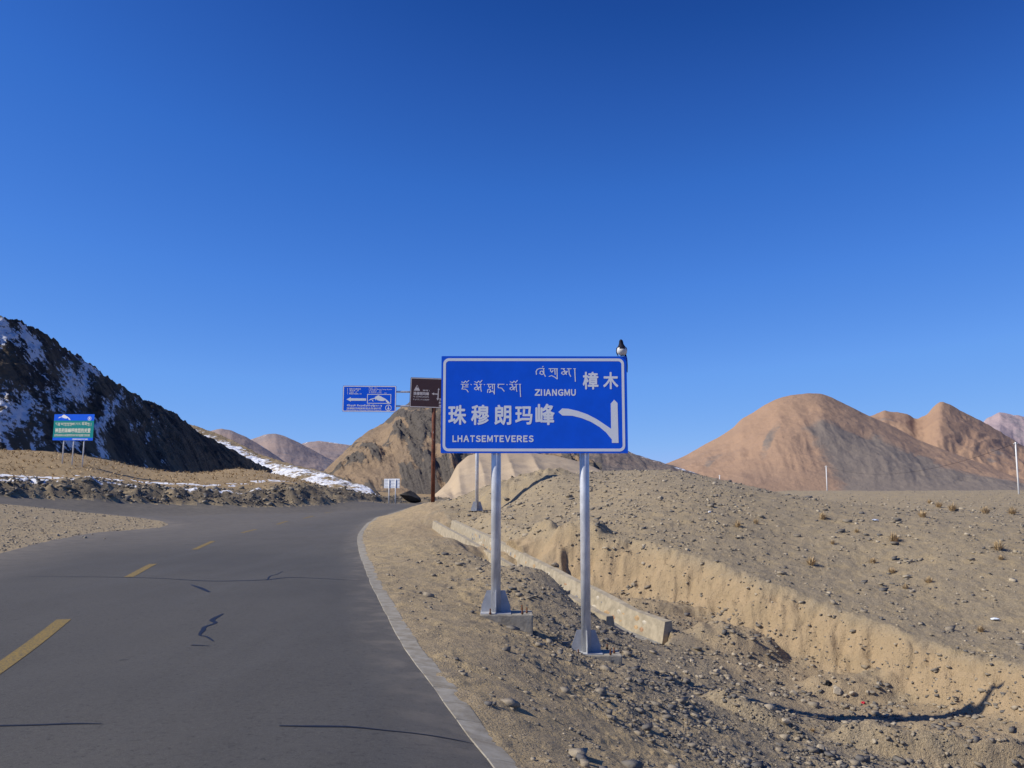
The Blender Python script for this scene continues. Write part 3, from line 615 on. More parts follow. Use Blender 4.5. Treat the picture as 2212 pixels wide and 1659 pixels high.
def strokes(lines, wpx, conv, y, mat, parent, name='lettering'):
    bm = bmesh.new()
    for k, ln in enumerate(lines):
        p = [Vector(conv(*q)[:2]) for q in ln]; sc = abs(conv(1, 0)[0] - conv(0, 0)[0]); yy = y - k * .00004
        for i in range(len(p) - 1):
            d = p[i + 1] - p[i]
            if d.length < 1e-6: continue
            d.normalize(); n = Vector((-d.y, d.x)) * wpx * sc / 2; e = d * wpx * sc * .3
            hor = abs(d.x) > abs(d.y); n = n * (.8 if hor else 1)
            q = [p[i] - e + n, p[i] - e - n, p[i + 1] + e - n, p[i + 1] + e + n]
            bm.faces.new([bm.verts.new((v.x, yy - i * .00001, v.y)) for v in q])
    return from_bm(name, bm, mat, parent)
MO = [[(450, 522), (475, 534), (492, 516), (508, 532), (528, 508)], [(443, 550), (478, 550)], [(500, 550), (527, 550)], [(465, 552), (482, 575), (452, 588), (448, 602), (465, 612), (490, 598), (505, 578), (478, 590), (495, 612)], [(514, 550), (516, 605), (522, 628)]]
JO = [[(308, 524), (333, 534), (350, 516), (364, 530), (386, 510)], [(303, 550), (382, 550)], [(322, 552), (322, 580), (378, 580)], [(350, 566), (376, 566)], [(322, 582), (312, 602), (350, 604), (368, 615), (380, 635)]]
LANG = [[(583, 550), (668, 550)], [(602, 552), (600, 575), (612, 588), (624, 572)], [(640, 552), (642, 600)], [(662, 550), (662, 658)], [(588, 640), (592, 608), (610, 602), (624, 618), (606, 640), (628, 630), (645, 622), (660, 648)]]
NGA = [[(698, 550), (767, 550)], [(712, 552), (700, 572), (706, 588), (740, 592), (768, 626)]]
def dot(x, y): return [[(x - 4, y), (x + 4, y + 4)]]
def shad(x, y0, y1): return [[(x - 12, y0), (x + 8, y0)], [(x, y0), (x + 2, (y0 + y1) / 2), (x + 6, y1)]]
def shift(g, dx, dy=0): return [[(x + dx, y + dy) for x, y in l] for l in g]
AA = [[(1116, 442), (1112, 412), (1126, 386), (1150, 378), (1200, 378)], [(1194, 378), (1196, 428), (1176, 404), (1158, 410), (1154, 434), (1176, 444), (1194, 432), (1212, 464)], [(1180, 362), (1190, 355)]]
GRA = [[(1250, 380), (1345, 380)], [(1270, 382), (1268, 405), (1282, 418), (1296, 400)], [(1314, 382), (1318, 442)], [(1338, 380), (1340, 490)], [(1252, 464), (1280, 456), (1308, 468), (1340, 492)]]
MA = [[(1383, 380), (1422, 380)], [(1448, 380), (1492, 380)], [(1406, 382), (1424, 406), (1392, 418), (1388, 432), (1408, 444), (1436, 428), (1450, 406), (1420, 418), (1440, 442)], [(1466, 380), (1470, 436), (1486, 464)]]
TIB1 = JO + dot(412, 552) + MO + dot(555, 552) + LANG + NGA + dot(798, 552) + shift(MO, 382) + shad(938, 550, 685)
TIB2 = AA + GRA + MA + shad(1530, 380, 518)
def tib_line(x0, x1, y, h, seed):                   # a line of small script across a sign
    r = random.Random(seed); glyphs = [shift(g, -g[1][0][0], -550) for g in (JO, MO, LANG, NGA)] + [shift(g, -g[0][0][0], -380) for g in (GRA, MA)]
    out = []; x = x0; k = h / 110.0
    while x < x1 - 60 * k:
        g = r.choice(glyphs); out += [[(x + a * k, y + b * k) for a, b in l] for l in g]; x += 95 * k
        if r.random() < .5: out += [[(x - 6 * k, y), (x + 2 * k, y + 3 * k)]]; x += 16 * k
    out += [[(x1, y), (x1, y + h)]]
    return out
def rrect(x0, y0, x1, y1, r, n=8):
    P = []
    for cx_, cy_, a in ((x1 - r, y0 + r, -90), (x1 - r, y1 - r, 0), (x0 + r, y1 - r, 90), (x0 + r, y0 + r, 180)):
        for k in range(n + 1):
            t_ = math.radians(a + 90 * k / n); P.append((cx_ + r * math.cos(t_), cy_ + r * math.sin(t_)))
    return P
def ring(o, i, conv, y, mat, parent, name='border'):
    bm = bmesh.new(); a = [conv(*p) for p in o]; b = [conv(*p) for p in i]; n = len(a)
    va = [bm.verts.new((p[0], y, p[1])) for p in a]; vb = [bm.verts.new((p[0], y, p[1])) for p in b]
    for k in range(n): bm.faces.new((va[k], va[(k + 1) % n], vb[(k + 1) % n], vb[k]))
    return from_bm(name, bm, mat, parent)
def flat(poly, conv, y, mat, parent, name):
    bm = bmesh.new(); prism(bm, [conv(*p) for p in poly], y, y + .0015); return from_bm(name, bm, mat, parent)
def panel(w_, h_, t_, mat, parent, r=.0, name='panel', matedge=None):
    bm = bmesh.new(); prism(bm, rrect(-w_ / 2, -h_ / 2, w_ / 2, h_ / 2, r, 5) if r else [(-w_ / 2, -h_ / 2), (w_ / 2, -h_ / 2), (w_ / 2, h_ / 2), (-w_ / 2, h_ / 2)], 0, t_)
    return from_bm(name, bm, mat, parent)

# ------------------------------------------------------------ the big blue direction sign
PX = 2.915 / 2003.0
YS = 13.8
tlc = G(954, 769.5, YS); brc = G(1357, 979, YS); PC = ((tlc[0] + brc[0]) / 2, YS, (tlc[2] + brc[2]) / 2)
PW = brc[0] - tlc[0]; PH = tlc[2] - brc[2]; PX = PW / 2003.0
sign = tag(empty('road_sign', (PC[0], YS, PC[2] - PH / 2 - 2.4)), 'big blue direction sign on two galvanised posts, with a curved white arrow', 'road sign')
PO = empty('tmp'); bpy.data.objects.remove(PO)
pz = PC[2] - sign.location.z; YAW = math.radians(0.6); sign.rotation_euler = (0, 0, YAW)
def conv1(x, y): return ((x - 1091.5) * PX, pz + (767.5 - y) * PX)
pan = panel(PW, PH, .004, M_BLUE, sign, .012); pan.location.z = pz
bmb = bmesh.new()                                     # folded rim and stiffening rails on the back
for zz in (-PH / 2 + .02, PH / 2 - .02): add_box(bmb, (0, .018, pz + zz), (PW - .01, .03, .024))
for xx in (-PW / 2 + .014, PW / 2 - .014): add_box(bmb, (xx, .0175, pz), (.022, .029, PH - .07))
from_bm('rim', bmb, M_PANEL, sign)
for zz in (-PH * .28, PH * .28):
    bmb = bmesh.new(); add_box(bmb, (0, .035, pz + zz), (PW - .12, .05, .06)); from_bm('rail', bmb, M_PANEL, sign)
ring(rrect(110, 267, 2064, 1272, 62), rrect(138, 297, 2036, 1242, 36), conv1, -.0015, M_WHITE, sign)
for ch, b in (('珠', (168, 775, 362, 988)), ('穆', (412, 772, 606, 990)), ('朗', (663, 772, 845, 990)), ('玛', (885, 788, 1072, 985)), ('峰', (1103, 760, 1310, 990)), ('樟', (1615, 412, 1785, 605)), ('木', (1835, 415, 2000, 602))):
    put_text(ch, b, conv1, -.002, M_WHITE, sign, .026)
ADV = dict(L=.50, H=.60, A=.70, T=.58, S=.60, E=.55, M=.70, V=.66, R=.66, G=.67, U=.60, N=.60, Z=.58)
def wide_text(t, x0, x1, y0, y1):                  # plain sans capitals, letter by letter
    tot = sum(ADV[c] for c in t) + .11 * (len(t) - 1); k = (x1 - x0) / tot; x = x0
    for c in t: put_text(chr(ord(c) + 0xFEE0), (x, y0, x + ADV[c] * k, y1), conv1, -.002, M_WHITE, sign, .042, 'letter'); x += (ADV[c] + .11) * k
wide_text('Z', 1095, 1157, 603, 674)
for x in (1162, 1196): flat([(x, 604), (x + 13, 604), (x + 13, 674), (x, 674)], conv1, -.002, M_WHITE, sign, 'lettering')
wide_text('ANGMU', 1212, 1540, 602, 675)
wide_text('LHATSEMTEVERES', 215, 1083, 1101, 1173)
strokes(TIB1, 9.5, conv1, -.002, M_WHITE, sign); strokes(TIB2, 10.5, conv1, -.002, M_WHITE, sign)
flat([(1915, 758), (1952, 716), (1988, 752), (1993, 1181), (1922, 1181), (1922, 1145), (1860, 1068), (1790, 1010), (1700, 955), (1600, 915), (1500, 890), (1392, 887), (1350, 850), (1392, 811), (1460, 815), (1560, 838), (1660, 873), (1760, 925), (1850, 985), (1915, 1030)], conv1, -.002, M_WHITE, sign, 'arrow')
def post(parent, x, ztop, zbase, r, y=.12, fins=True, mat=None, fw=.145, fh=.33):
    ox, oy, oz = parent.location
    bm = bmesh.new(); add_tube(bm, [(x, y, zbase), (x, y, (zbase + ztop) / 2), (x, y, ztop)], r, 24); p = from_bm('post', bm, mat or M_PIPE, parent)
    if fins:
        for a in (180, 0, -90, 90):
            M = Matrix.Translation((x, y, zbase)) @ Matrix.Rotation(math.radians(a), 4, 'Z'); bm = bmesh.new()
            pf = [(r - .004, .012), (r + fw, .012), (r + fw, .10), (r + fw * .45, fh), (r - .004, fh)]
            va = [bm.verts.new(M @ Vector((u, -.006, v))) for u, v in pf]; vb = [bm.verts.new(M @ Vector((u, .006, v))) for u, v in pf]
            bm.faces.new(va); bm.faces.new(vb[::-1])
            for i in range(5): bm.faces.new((va[i], vb[i], vb[(i + 1) % 5], va[(i + 1) % 5]))
            from_bm('fin', bm, M_PAINTGREY, p)
        bm = bmesh.new(); add_box(bm, (x, y, zbase + .006), ((r + fw) * 2 + .02, (r + fw) * 2 + .02, .012)); from_bm('base_plate', bm, M_PAINTGREY, p)
    return p
lo = lambda wx, wz: ((wx - sign.location.x) / math.cos(YAW), wz - sign.location.z)
zb1 = G(1070, 1325, YS)[2]; zb2 = G(1266, 1412, YS)[2]; x1 = G(1071.5, 1200, YS + .12)[0]; x2 = G(1264.5, 1200, YS + .12)[0]
PR = .0745
for xx, zb in ((x1, zb1), (x2, zb2)):
    a, b = lo(xx, zb); post(sign, a, pz + PH / 2 - .06, b, PR)
    for zz in (-PH * .28, PH * .28):
        bm = bmesh.new(); add_box(bm, (a, .12, pz + zz), (PR * 2 + .03, PR * 2 + .012, .05), bevel=.01); from_bm('clamp', bm, M_PAINTGREY, sign)
def plinth(wx, wz, sx, sy, h, lab, rot=0):
    t_ = tag(empty('sign_footing', (wx, YS + .12, wz), (0, 0, rot)), lab, 'footing'); bm = bmesh.new(); add_box(bm, (0, 0, -h / 2), (sx, sy, h), bevel=.02)
    bmesh.ops.subdivide_edges(bm, edges=bm.edges[:], cuts=2, use_grid_fill=True)
    for v in bm.verts: v.co += Vector([mnoise.noise(v.co * 4 + Vector((k * 9, 0, 0))) * .008 for k in range(3)]); 
    for v in bm.verts: v.co.z = min(v.co.z, -.001)
    from_bm('block', bm, M_FOOT, t_)
    for bx, by in ((-.24, -.25), (.24, -.25), (.24, .22), (-.24, .22), (.31, -.1)):
        bm = bmesh.new(); add_tube(bm, [(bx, by, -.02), (bx, by, .085)], .011, 8); add_tube(bm, [(bx, by, .012), (bx, by, .030)], .02, 6); from_bm('bolt', bm, M_RUSTB, t_)
    return t_
M_FOOT = simple('dusty_concrete', (.33, .30, .24), .92, 0, .22, 7, .006)
plinth(x1 + .16, zb1, .80, .58, .5, 'exposed concrete footing block under the left post of the big blue sign')
plinth(x2 + .10, zb2, .82, .56, .5, 'half buried concrete footing under the right post of the big blue sign')

# ------------------------------------------------------------ magpie
def lathe(bm, prof, n=16, mfun=None):
    rings = []
    for (cx_, cy_, cz_, rx_, ry_) in prof:
        rings.append([bm.verts.new((cx_ + rx_ * math.cos(2 * math.pi * k / n), cy_ + ry_ * math.sin(2 * math.pi * k / n), cz_)) for k in range(n)])
    for a, b in zip(rings[:-1], rings[1:]):
        for k in range(n):
            f = bm.faces.new((a[k], a[(k + 1) % n], b[(k + 1) % n], b[k])); f.smooth = True
            if mfun: f.material_index = mfun(f.calc_center_median())
    bm.faces.new(rings[0][::-1]); bm.faces.new(rings[-1])
M_FB = simple('glossy_black_plumage', (.008, .010, .024), .75, 0, .3, 40); M_FW = simple('white_plumage', (.68, .67, .64), .9, 0, .06, 60)
M_BEAK = simple('black_beak', (.02, .02, .022), .4); u = PX
bx, bz = PC[0] + (2042 - 1091.5) * u, PC[2] + PH / 2
bird = tag(empty('magpie', (bx, YS + .004, bz + .002)), 'black and white magpie perched on the top right corner of the big blue sign', 'bird')
def bp(y): return (249 - y) * u
prof = [(0.004, .012, bp(243), .012, .012), (.004, .010, bp(238), .030, .03), (.003, .004, bp(228), .056, .05), (.002, 0, bp(214), .069, .062), (.001, -.002, bp(198), .0735, .068), (0, -.002, bp(182), .071, .067), (-.001, 0, bp(166), .062, .060), (-.003, .003, bp(150), .052, .051), (-.005, .005, bp(136), .042, .042), (-.007, .004, bp(124), .034, .036), (-.008, .002, bp(112), .031, .034), (-.009, 0, bp(100), .029, .033), (-.010, -.001, bp(90), .024, .027), (-.010, -.001, bp(82), .014, .015), (-.010, 0, bp(78), .003, .003)]
bm = bmesh.new()
for i_ in range(1): lathe(bm, prof, 20, lambda c: 0 if (c.z > bp(184) + 14 * u * 0 + (abs(c.x + .002) / .066) ** 2 * 36 * u or c.y > .045 or c.z < bp(236)) else 1)
from_bm('body', bm, [M_FB, M_FW], bird)
bm = bmesh.new(); add_tube(bm, [(-.012, -.026, bp(97)), (-.017, -.042, bp(99)), (-.021, -.056, bp(103))], [.0085, .006, .001], 8); from_bm('beak', bm, M_BEAK, bird)
for sx in (-1, 1):
    bm = bmesh.new(); bmesh.ops.create_uvsphere(bm, u_segments=8, v_segments=6, radius=.0035); e_ = from_bm('eye', bm, M_BEAK, bird, True); e_.location = (-.011 + sx * .022, -.021, bp(96))
    bm = bmesh.new(); lathe(bm, [(sx * .045, .03, bp(150), .012, .02), (sx * .062, .026, bp(165), .014, .036), (sx * .069, .028, bp(190), .011, .042), (sx * .066, .036, bp(215), .009, .034), (sx * .052, .052, bp(238), .005, .018), (sx * .042, .06, bp(252), .002, .006)], 12); from_bm('wing', bm, M_FB, bird)
    bm = bmesh.new(); x_ = .006 + sx * .020; add_tube(bm, [(x_, .004, bp(232)), (x_, .012, bp(240)), (x_ + sx * .002, .004, .004)], [.006, .003, .0025], 6)
    for ax, ay in ((-.012, -.018), (.0, -.022), (.012, -.018), (0, .014)): add_tube(bm, [(x_, .004, .004), (x_ + ax, .004 + ay * .6, .004), (x_ + ax * 1.1, .004 + ay * .7, -.003)], [.0024, .002, .001], 5)
    from_bm('leg', bm, M_BEAK, bird)
bm = bmesh.new(); tp = [(.054, .05, bp(225), .014), (.068, .065, bp(262), .016), (.078, .078, bp(290), .011), (.083, .085, bp(340), .009), (.085, .09, bp(405), .005)]
a_ = [[bm.verts.new((x + s_ * w2, y + d_, z)) for s_, d_ in ((-1, -.003), (1, -.003), (1, .003), (-1, .003))] for x, y, z, w2 in tp]
for r0, r1 in zip(a_[:-1], a_[1:]):
    for k in range(4): bm.faces.new((r0[k], r0[(k + 1) % 4], r1[(k + 1) % 4], r1[k]))
bm.faces.new(a_[0]); bm.faces.new(a_[-1][::-1]); from_bm('tail', bm, M_FB, bird)

bird.scale = (1.08, 1.08, 1.08)
# ------------------------------------------------------------ cantilever pole with brown and blue signs
YG = 50.0
gx, gy, gz = G(935, 1086, YG); gz = min(gz, float(height(np.array([gx]), np.array([gy]))[0][0]))
gt = tag(empty('sign_pole', (gx, gy, gz - .3)), 'tall rusty red pole with two horizontal arms holding the brown and blue signs', 'pole')
bm = bmesh.new(); top = G(935, 830, YG)[2] - gt.location.z
add_tube(bm, [(0, 0, 0), (0, 0, top / 2), (0, 0, top)], [.115, .112, .108], 20); from_bm('pole', bm, M_RUST, gt)
for yy in (846, 877):
    bm = bmesh.new(); p = G(800, yy, YG); add_tube(bm, [(p[0] - gx, .0, p[2] - gt.location.z), (0, 0, p[2] - gt.location.z - .02)], .055, 12); from_bm('arm', bm, M_PIPE, gt)
def small_sign(name, c0, c1, Y, label, base_mat, border_mat, roll, region, bw, rad=.05, yaw=0.0):
    """c0, c1: pixel corners; region: (x0, y0, x1, y1) of the sign in its own drawing units"""
    a = G(*c0, Y); b = G(*c1, Y); W = b[0] - a[0]; H = a[2] - b[2]
    t_ = tag(empty(name, ((a[0] + b[0]) / 2, Y, (a[2] + b[2]) / 2), (0, roll, yaw)), label, 'road sign')
    panel(W, H, .02, base_mat, t_, rad)
    x0, y0, x1, y1 = region; k = W / (x1 - x0); kz = H / (y1 - y0)
    cv = lambda x, y: ((x - (x0 + x1) / 2) * k, ((y0 + y1) / 2 - y) * kz)
    if bw:
        m = bw * .35; ring(rrect(x0 + m, y0 + m, x1 - m, y1 - m, rad / k * .9, 5), rrect(x0 + m + bw, y0 + m + bw, x1 - m - bw, y1 - m - bw, rad / k * .6, 5), cv, -.003, border_mat, t_)
    return t_, cv
# blue sign: drawing units are the 11x enlarged picture
bs, cv = small_sign('road_sign', (740.5, 833), (855.5, 890), YG - .10, 'blue sign at the left end of the arms, with white arrow and framed mountain', M_BLUE, M_WHITE, math.radians(.4), (150, 108, 1990, 1020), 30, .07)
flat([(285, 588), (440, 510), (432, 550), (958, 552), (958, 632), (438, 634), (442, 668)], cv, -.004, M_WHITE, bs, 'arrow')
MT = [(1035, 635), (1110, 565), (1255, 535), (1262, 498), (1330, 462), (1370, 435), (1405, 450), (1500, 500), (1620, 560), (1700, 620), (1785, 712), (1690, 708), (1640, 650), (1620, 606), (1545, 640), (1440, 635), (1330, 606), (1300, 560), (1290, 628), (1262, 560), (1180, 585)]
flat(MT, cv, -.004, M_WHITE, bs, 'mountain_emblem'); flat([(1150, 600), (1195, 610), (1215, 655), (1185, 650)], cv, -.004, M_WHITE, bs, 'mountain_emblem')
def rect_ring(x0, y0, x1, y1, t_, cv_, y, mat, par, name): ring([(x0, y0), (x1, y0), (x1, y1), (x0, y1)], [(x0 + t_, y0 + t_), (x1 - t_, y0 + t_), (x1 - t_, y1 - t_), (x0 + t_, y1 - t_)], cv_, y, mat, par, name)
rect_ring(993, 400, 1815, 730, 22, cv, -.004, M_WHITE, bs, 'frame')
circ = lambda cx_, cy_, r, n=28: [(cx_ + r * math.cos(2 * math.pi * k / n), cy_ + r * math.sin(2 * math.pi * k / n)) for k in range(n)]
ring(circ(1730, 872, 108), circ(1730, 872, 86), cv, -.004, M_WHITE, bs, 'emblem')
flat([(1718, 810), (1742, 810), (1746, 870), (1768, 900), (1762, 930), (1700, 930), (1692, 900), (1714, 870)], cv, -.004, M_WHITE, bs, 'emblem')
for tx, b in (('1', (305, 205, 322, 250)), ('2', (302, 262, 326, 305)), ('3', (302, 318, 326, 360)), ('4', (302, 372, 326, 412)), ('珠峰大本营路线', (372, 205, 765, 252)), ('绒布寺', (385, 262, 580, 306)), ('64', (640, 262, 700, 304)), ('扎西宗', (385, 318, 530, 362)), ('37', (590, 318, 645, 360)), ('珠峰保护区检查站', (372, 372, 690, 418)), ('10', (735, 374, 795, 416)),
              ('Road', (1045, 165, 1165, 205)), ('km', (1245, 170, 1320, 200)), ('1 Everest Base Camp Route', (1045, 218, 1835, 262)), ('2 Rongbuk', (1045, 266, 1325, 300)), ('64 km', (1410, 266, 1490, 300)), ('3 Tashi', (1045, 308, 1305, 336)), ('37 km', (1390, 308, 1465, 336)), ('4 Check point', (1045, 342, 1500, 376)), ('10 km', (1575, 344, 1662, 380)),
              ('珠穆朗玛峰国家级自然保护区', (305, 865, 1490, 922)), ('Qomolangma National Nature Preserve', (298, 934, 1490, 976))):
    put_text(tx, b, cv, -.004, M_WHITE, bs, .02)
strokes(tib_line(310, 1495, 785, 60, 3), 9, cv, -.004, M_WHITE, bs)
# brown sign
br, cv = small_sign('road_sign', (886, 816.5), (986, 881.5), YG - .16, 'brown tourist sign on top of the rusty pole, half hidden by the big blue sign', M_BROWN, M_BROWNW, math.radians(1.9), (215, 180, 2146, 1410), 36, .06)
flat([(365, 722), (500, 485), (632, 722)], cv, -.004, M_BROWNW, br, 'emblem'); flat([(470, 585), (500, 530), (545, 580), (508, 600)], cv, -.0065, M_BROWN, br, 'emblem')
put_text('珠穆朗玛峰', (360, 762, 1010, 905), cv, -.004, M_BROWNW, br, .035)
put_text('Mt. QOMOLANGMA', (360, 935, 1020, 1005), cv, -.004, M_BROWNW, br, .02)
put_text('チョモランマ 초모랑마', (355, 1045, 1025, 1115), cv, -.004, M_BROWNW, br, .02)
strokes(tib_line(740, 1020, 680, 55, 5), 10, cv, -.004, M_BROWNW, br)
for pts in ([(1370, 650), (1395, 580), (1440, 660), (1410, 660), (1410, 1010), (1435, 1015), (1375, 1095), (1320, 1000), (1360, 1005), (1365, 860), (1215, 848), (1220, 885), (1115, 828), (1215, 775), (1215, 812), (1365, 815), (1378, 660), (1335, 655)],):
    flat(pts, cv, -.004, M_BROWNW, br, 'arrow')
for i_, tx in enumerate(('定日', '新定日', '樟木')): put_text(tx, (1430, 1000 + i_ * 130, 1700, 1100 + i_ * 130), cv, -.004, M_BROWNW, br, .03)

# ------------------------------------------------------------ thin galvanised sign post behind the big sign
tx_, ty_, tz_ = G(1030, 1116, 44)
ts = tag(empty('road_sign', (tx_, ty_, float(height(np.array([tx_]), np.array([ty_]))[0][0]))), 'thin galvanised post with splayed base behind the left post of the big sign', 'road sign')
pz2 = G(1030, 900, 44)[2] - ts.location.z
post(ts, 0, pz2 + .5, 0, .085, 0, True, M_PIPE, .20, .45)
pp = panel(1.1, 1.1, .004, M_PANEL, ts, .05); pp.location = (0, -.09, pz2)

# ------------------------------------------------------------ back of a sign at the bend
YB = 96.0
a = G(825.5, 1034, YB); b = G(863.5, 1054.5, YB); base = G(845, 1087.5, YB)
rs = tag(empty('road_sign', (base[0], YB, base[2] - .1), (0, 0, math.radians(-22))), 'small road sign seen from behind on two pale posts at the bend', 'road sign')
W = b[0] - a[0]; H = a[2] - b[2]; zc = (a[2] + b[2]) / 2 - rs.location.z
p = panel(W, H, .01, M_PANEL, rs, 0); p.location = (0, .06, zc)
for sx in (-.42, .42):
    bm = bmesh.new(); add_tube(bm, [(sx * W / 2 + .1, 0, 0), (sx * W / 2 + .1, 0, zc + H * .42)], .055, 10); from_bm('post', bm, M_POLE, rs)
for k in range(3):
    bm = bmesh.new(); add_box(bm, (0, .045, zc + (k - 1) * H * .33), (W * .96, .02, .05)); from_bm('rail', bm, M_PANEL, rs)

# ------------------------------------------------------------ green sign on the terrace
YT = 88.0
gs, cv = small_sign('billboard', (109.5, 894.8), (208, 951.5), YT, 'blue and green billboard on three pale posts below the shaded hill', M_TEAL, M_WHITE, math.radians(1.2), (190, 165, 1385, 865), 0, 0, math.radians(-14))
W = 0
flat([(190, 165), (1385, 165), (1385, 335), (190, 335)], cv, -.003, M_BLUE, gs, 'blue_band'); flat([(190, 790), (1385, 790), (1385, 865), (190, 865)], cv, -.003, M_BLUE, gs, 'blue_band')
sc_ = lambda x, y: (305 + (x - 1035) * .51, 172 + (y - 435) * .52)
flat([sc_(*q_) for q_ in MT], cv, -.006, M_WHITE, gs, 'mountain_emblem')
ring(circ(1245, 280, 52), circ(1245, 280, 40), cv, -.006, M_WHITE, gs, 'emblem'); flat([(1237, 250), (1253, 250), (1265, 300), (1225, 300)], cv, -.006, M_WHITE, gs, 'emblem')
put_text('神圣的珠峰呼唤您的关爱', (245, 535, 1300, 660), cv, -.006, M_CREAM, gs, .03)
put_text('QOMOLANGMA IS A SACRED MOUNTAIN THAT REQUIRES YOUR CARE', (235, 695, 1290, 765), cv, -.006, M_CREAM, gs, .03)
put_text('西藏珠穆朗玛峰国家级自然保护区管理局', (780, 812, 1240, 850), cv, -.006, M_WHITE, gs, .02)
strokes(tib_line(260, 1305, 400, 80, 9), 10, cv, -.006, M_CREAM, gs)
for px_, py_ in ((129, 999.5), (154, 1004), (180, 1009.5)):
    q_ = G(px_ + 1.5, py_, YT); zt = G(px_, 948, YT)[2]; gzz = float(height(np.array([q_[0]]), np.array([YT + .15]))[0][0])
    bm = bmesh.new(); lx = q_[0] - gs.location.x; add_tube(bm, [(lx - .02, .12, min(q_[2], gzz) - .2 - gs.location.z), (lx + .0, .12, zt + 1.6 - gs.location.z)], .06, 10); from_bm('post', bm, M_POLE, gs)

# ------------------------------------------------------------ utility poles and wire
tops = []
for i_, (px_, yb, yt, Yd, lab) in enumerate(((1555, 1046, 1026, 150, 'shortest of the three thin pale poles on the skyline, over the mound'), (1787, 1061, 1006, 120, 'middle one of the three thin pale poles on the plateau'), (2201, 1062, 955, 66, 'tallest thin pale pole, at the right edge of the picture'))):
    a = G(px_, yb + 4, Yd); b = G(px_, yt, Yd); t_ = tag(empty('utility_pole', (a[0], Yd, a[2] - .8)), lab, 'utility pole', 'thin poles on the plateau')
    rr_ = [1.1, 1.35, 1.9][i_] * Yd / F; h_ = b[2] - t_.location.z
    bm = bmesh.new(); add_tube(bm, [(0, 0, 0), (0, 0, h_)], [rr_, rr_ * .75], 10); from_bm('pole', bm, M_POLE, t_)
    bm = bmesh.new(); add_box(bm, (0, 0, h_ - .12), (rr_ * 5, .06, .05)); from_bm('crossarm', bm, M_POLE, t_); tops.append(Vector((a[0], Yd, b[2] - .1)))
tops.append(Vector(G(2700, 850, 40)))
wr = tag(empty('power_line', tops[0]), 'thin wire slung between the poles on the plateau', 'wire')
for a, b in zip(tops[1:-1], tops[2:]):
    bm = bmesh.new(); add_tube(bm, [a.lerp(b, t_) - Vector((0, 0, 1.6 * 4 * t_ * (1 - t_))) - tops[0] for t_ in np.linspace(0, 1, 17)], .012, 4); from_bm('cable', bm, M_BLACK, wr)

# ------------------------------------------------------------ stone lined drain
dr = tag(empty('drain_channel', G(1400, 1372, 18.5)), 'stone lined concrete drain running along the ditch from the broken end towards the bend', 'drain')
o0 = Vector(dr.location)
DR = spline([G(1402, 1372, 18.5)[:2], G(1330, 1345, 19.8)[:2], G(1255, 1300, 21.3)[:2], G(1170, 1258, 23.3)[:2], G(1085, 1207, 27)[:2], G(1025, 1172, 31)[:2], G(985, 1150, 36)[:2], G(958, 1134, 41)[:2]], .45)
DRZ = np.interp(DR[:, 1], [18.5, 19.8, 21.3, 23.3, 27, 31, 36, 41], [G(1402, 1366, 18.5)[2], G(1330, 1338, 19.8)[2], G(1255, 1294, 21.3)[2], G(1170, 1250, 23.3)[2], G(1085, 1203, 27)[2], G(1025, 1168, 31)[2], G(985, 1148, 36)[2], G(958, 1133, 41)[2]])
dn = np.gradient(DR, axis=0); dn /= np.linalg.norm(dn, axis=1)[:, None]; dn = np.c_[dn[:, 1], -dn[:, 0]]     # to the right
def sweep(name, prof, i0, i1, mat, parent, jit=0.0):
    bm = bmesh.new(); R_ = []
    for i in range(i0, i1):
        R_.append([bm.verts.new(Vector((DR[i, 0] + dn[i, 0] * u_, DR[i, 1] + dn[i, 1] * u_, DRZ[i] + v_ + random.uniform(-jit, jit))) - o0) for u_, v_ in prof])
    m = len(prof)
    for a, b in zip(R_[:-1], R_[1:]):
        for k in range(m): bm.faces.new((a[k], a[(k + 1) % m], b[(k + 1) % m], b[k]))
    bm.faces.new(R_[0]); bm.faces.new(R_[-1][::-1]); return from_bm(name, bm, mat, parent)
sc2 = 1.0
wallR = sweep('wall', [(.28, -.35), (.38, .19), (.54, .20), (.60, -.5)], 0, len(DR), M_MORTAR, dr, .006)
wallL = sweep('wall', [(-.55, -.5), (-.48, .17), (-.32, .17), (-.24, -.35)], 2, len(DR), M_MORTAR, dr, .006)
sweep('floor', [(-.3, -.4), (-.3, -.24), (.36, -.24), (.36, -.4)], 0, len(DR), M_CONC, dr, .006)
def blob(bm, n, r, M, seed):
    q_ = bmesh.ops.create_icosphere(bm, subdivisions=n, radius=1)['verts']
    for v in q_:
        c = v.co.copy(); c *= 1 + .22 * mnoise.noise(c * 1.3 + Vector((seed, 0, 0))); v.co = M @ Vector((c.x * r[0], c.y * r[1], c.z * r[2]))
for i in range(1, len(DR) - 1):
    for side in (0, 1):
        if side == 1 and i > 12: continue
        if side == 0 and i > 34: continue
        for row in range(2 if side == 0 else 1):
            if random.random() < .12: continue
            f = random.random(); p_ = DR[i] * (1 - f) + DR[min(i + 1, len(DR) - 1)] * f; z_ = DRZ[i]
            if side == 0:
                v_ = -.13 + row * .17 + random.uniform(-.03, .03); uu = .283 + .12 * (v_ + .35) / .6
            else:
                if i < 3: continue
                v_ = -.02 + random.uniform(-.02, .02); uu = -.485
            sx = random.uniform(.08, .17) ; sz = random.uniform(.05, .085)
            yaw = math.atan2(dn[i, 1], dn[i, 0]); c = Vector((p_[0] + dn[i, 0] * uu, p_[1] + dn[i, 1] * uu, z_ + v_)) - o0
            bm = bmesh.new(); blob(bm, 1, (.022, sx, sz), Matrix.Translation(c) @ Matrix.Rotation(yaw, 4, 'Z'), random.uniform(0, 99)); from_bm('stone', bm, random.choice(M_WS), wallR if side == 0 else wallL)
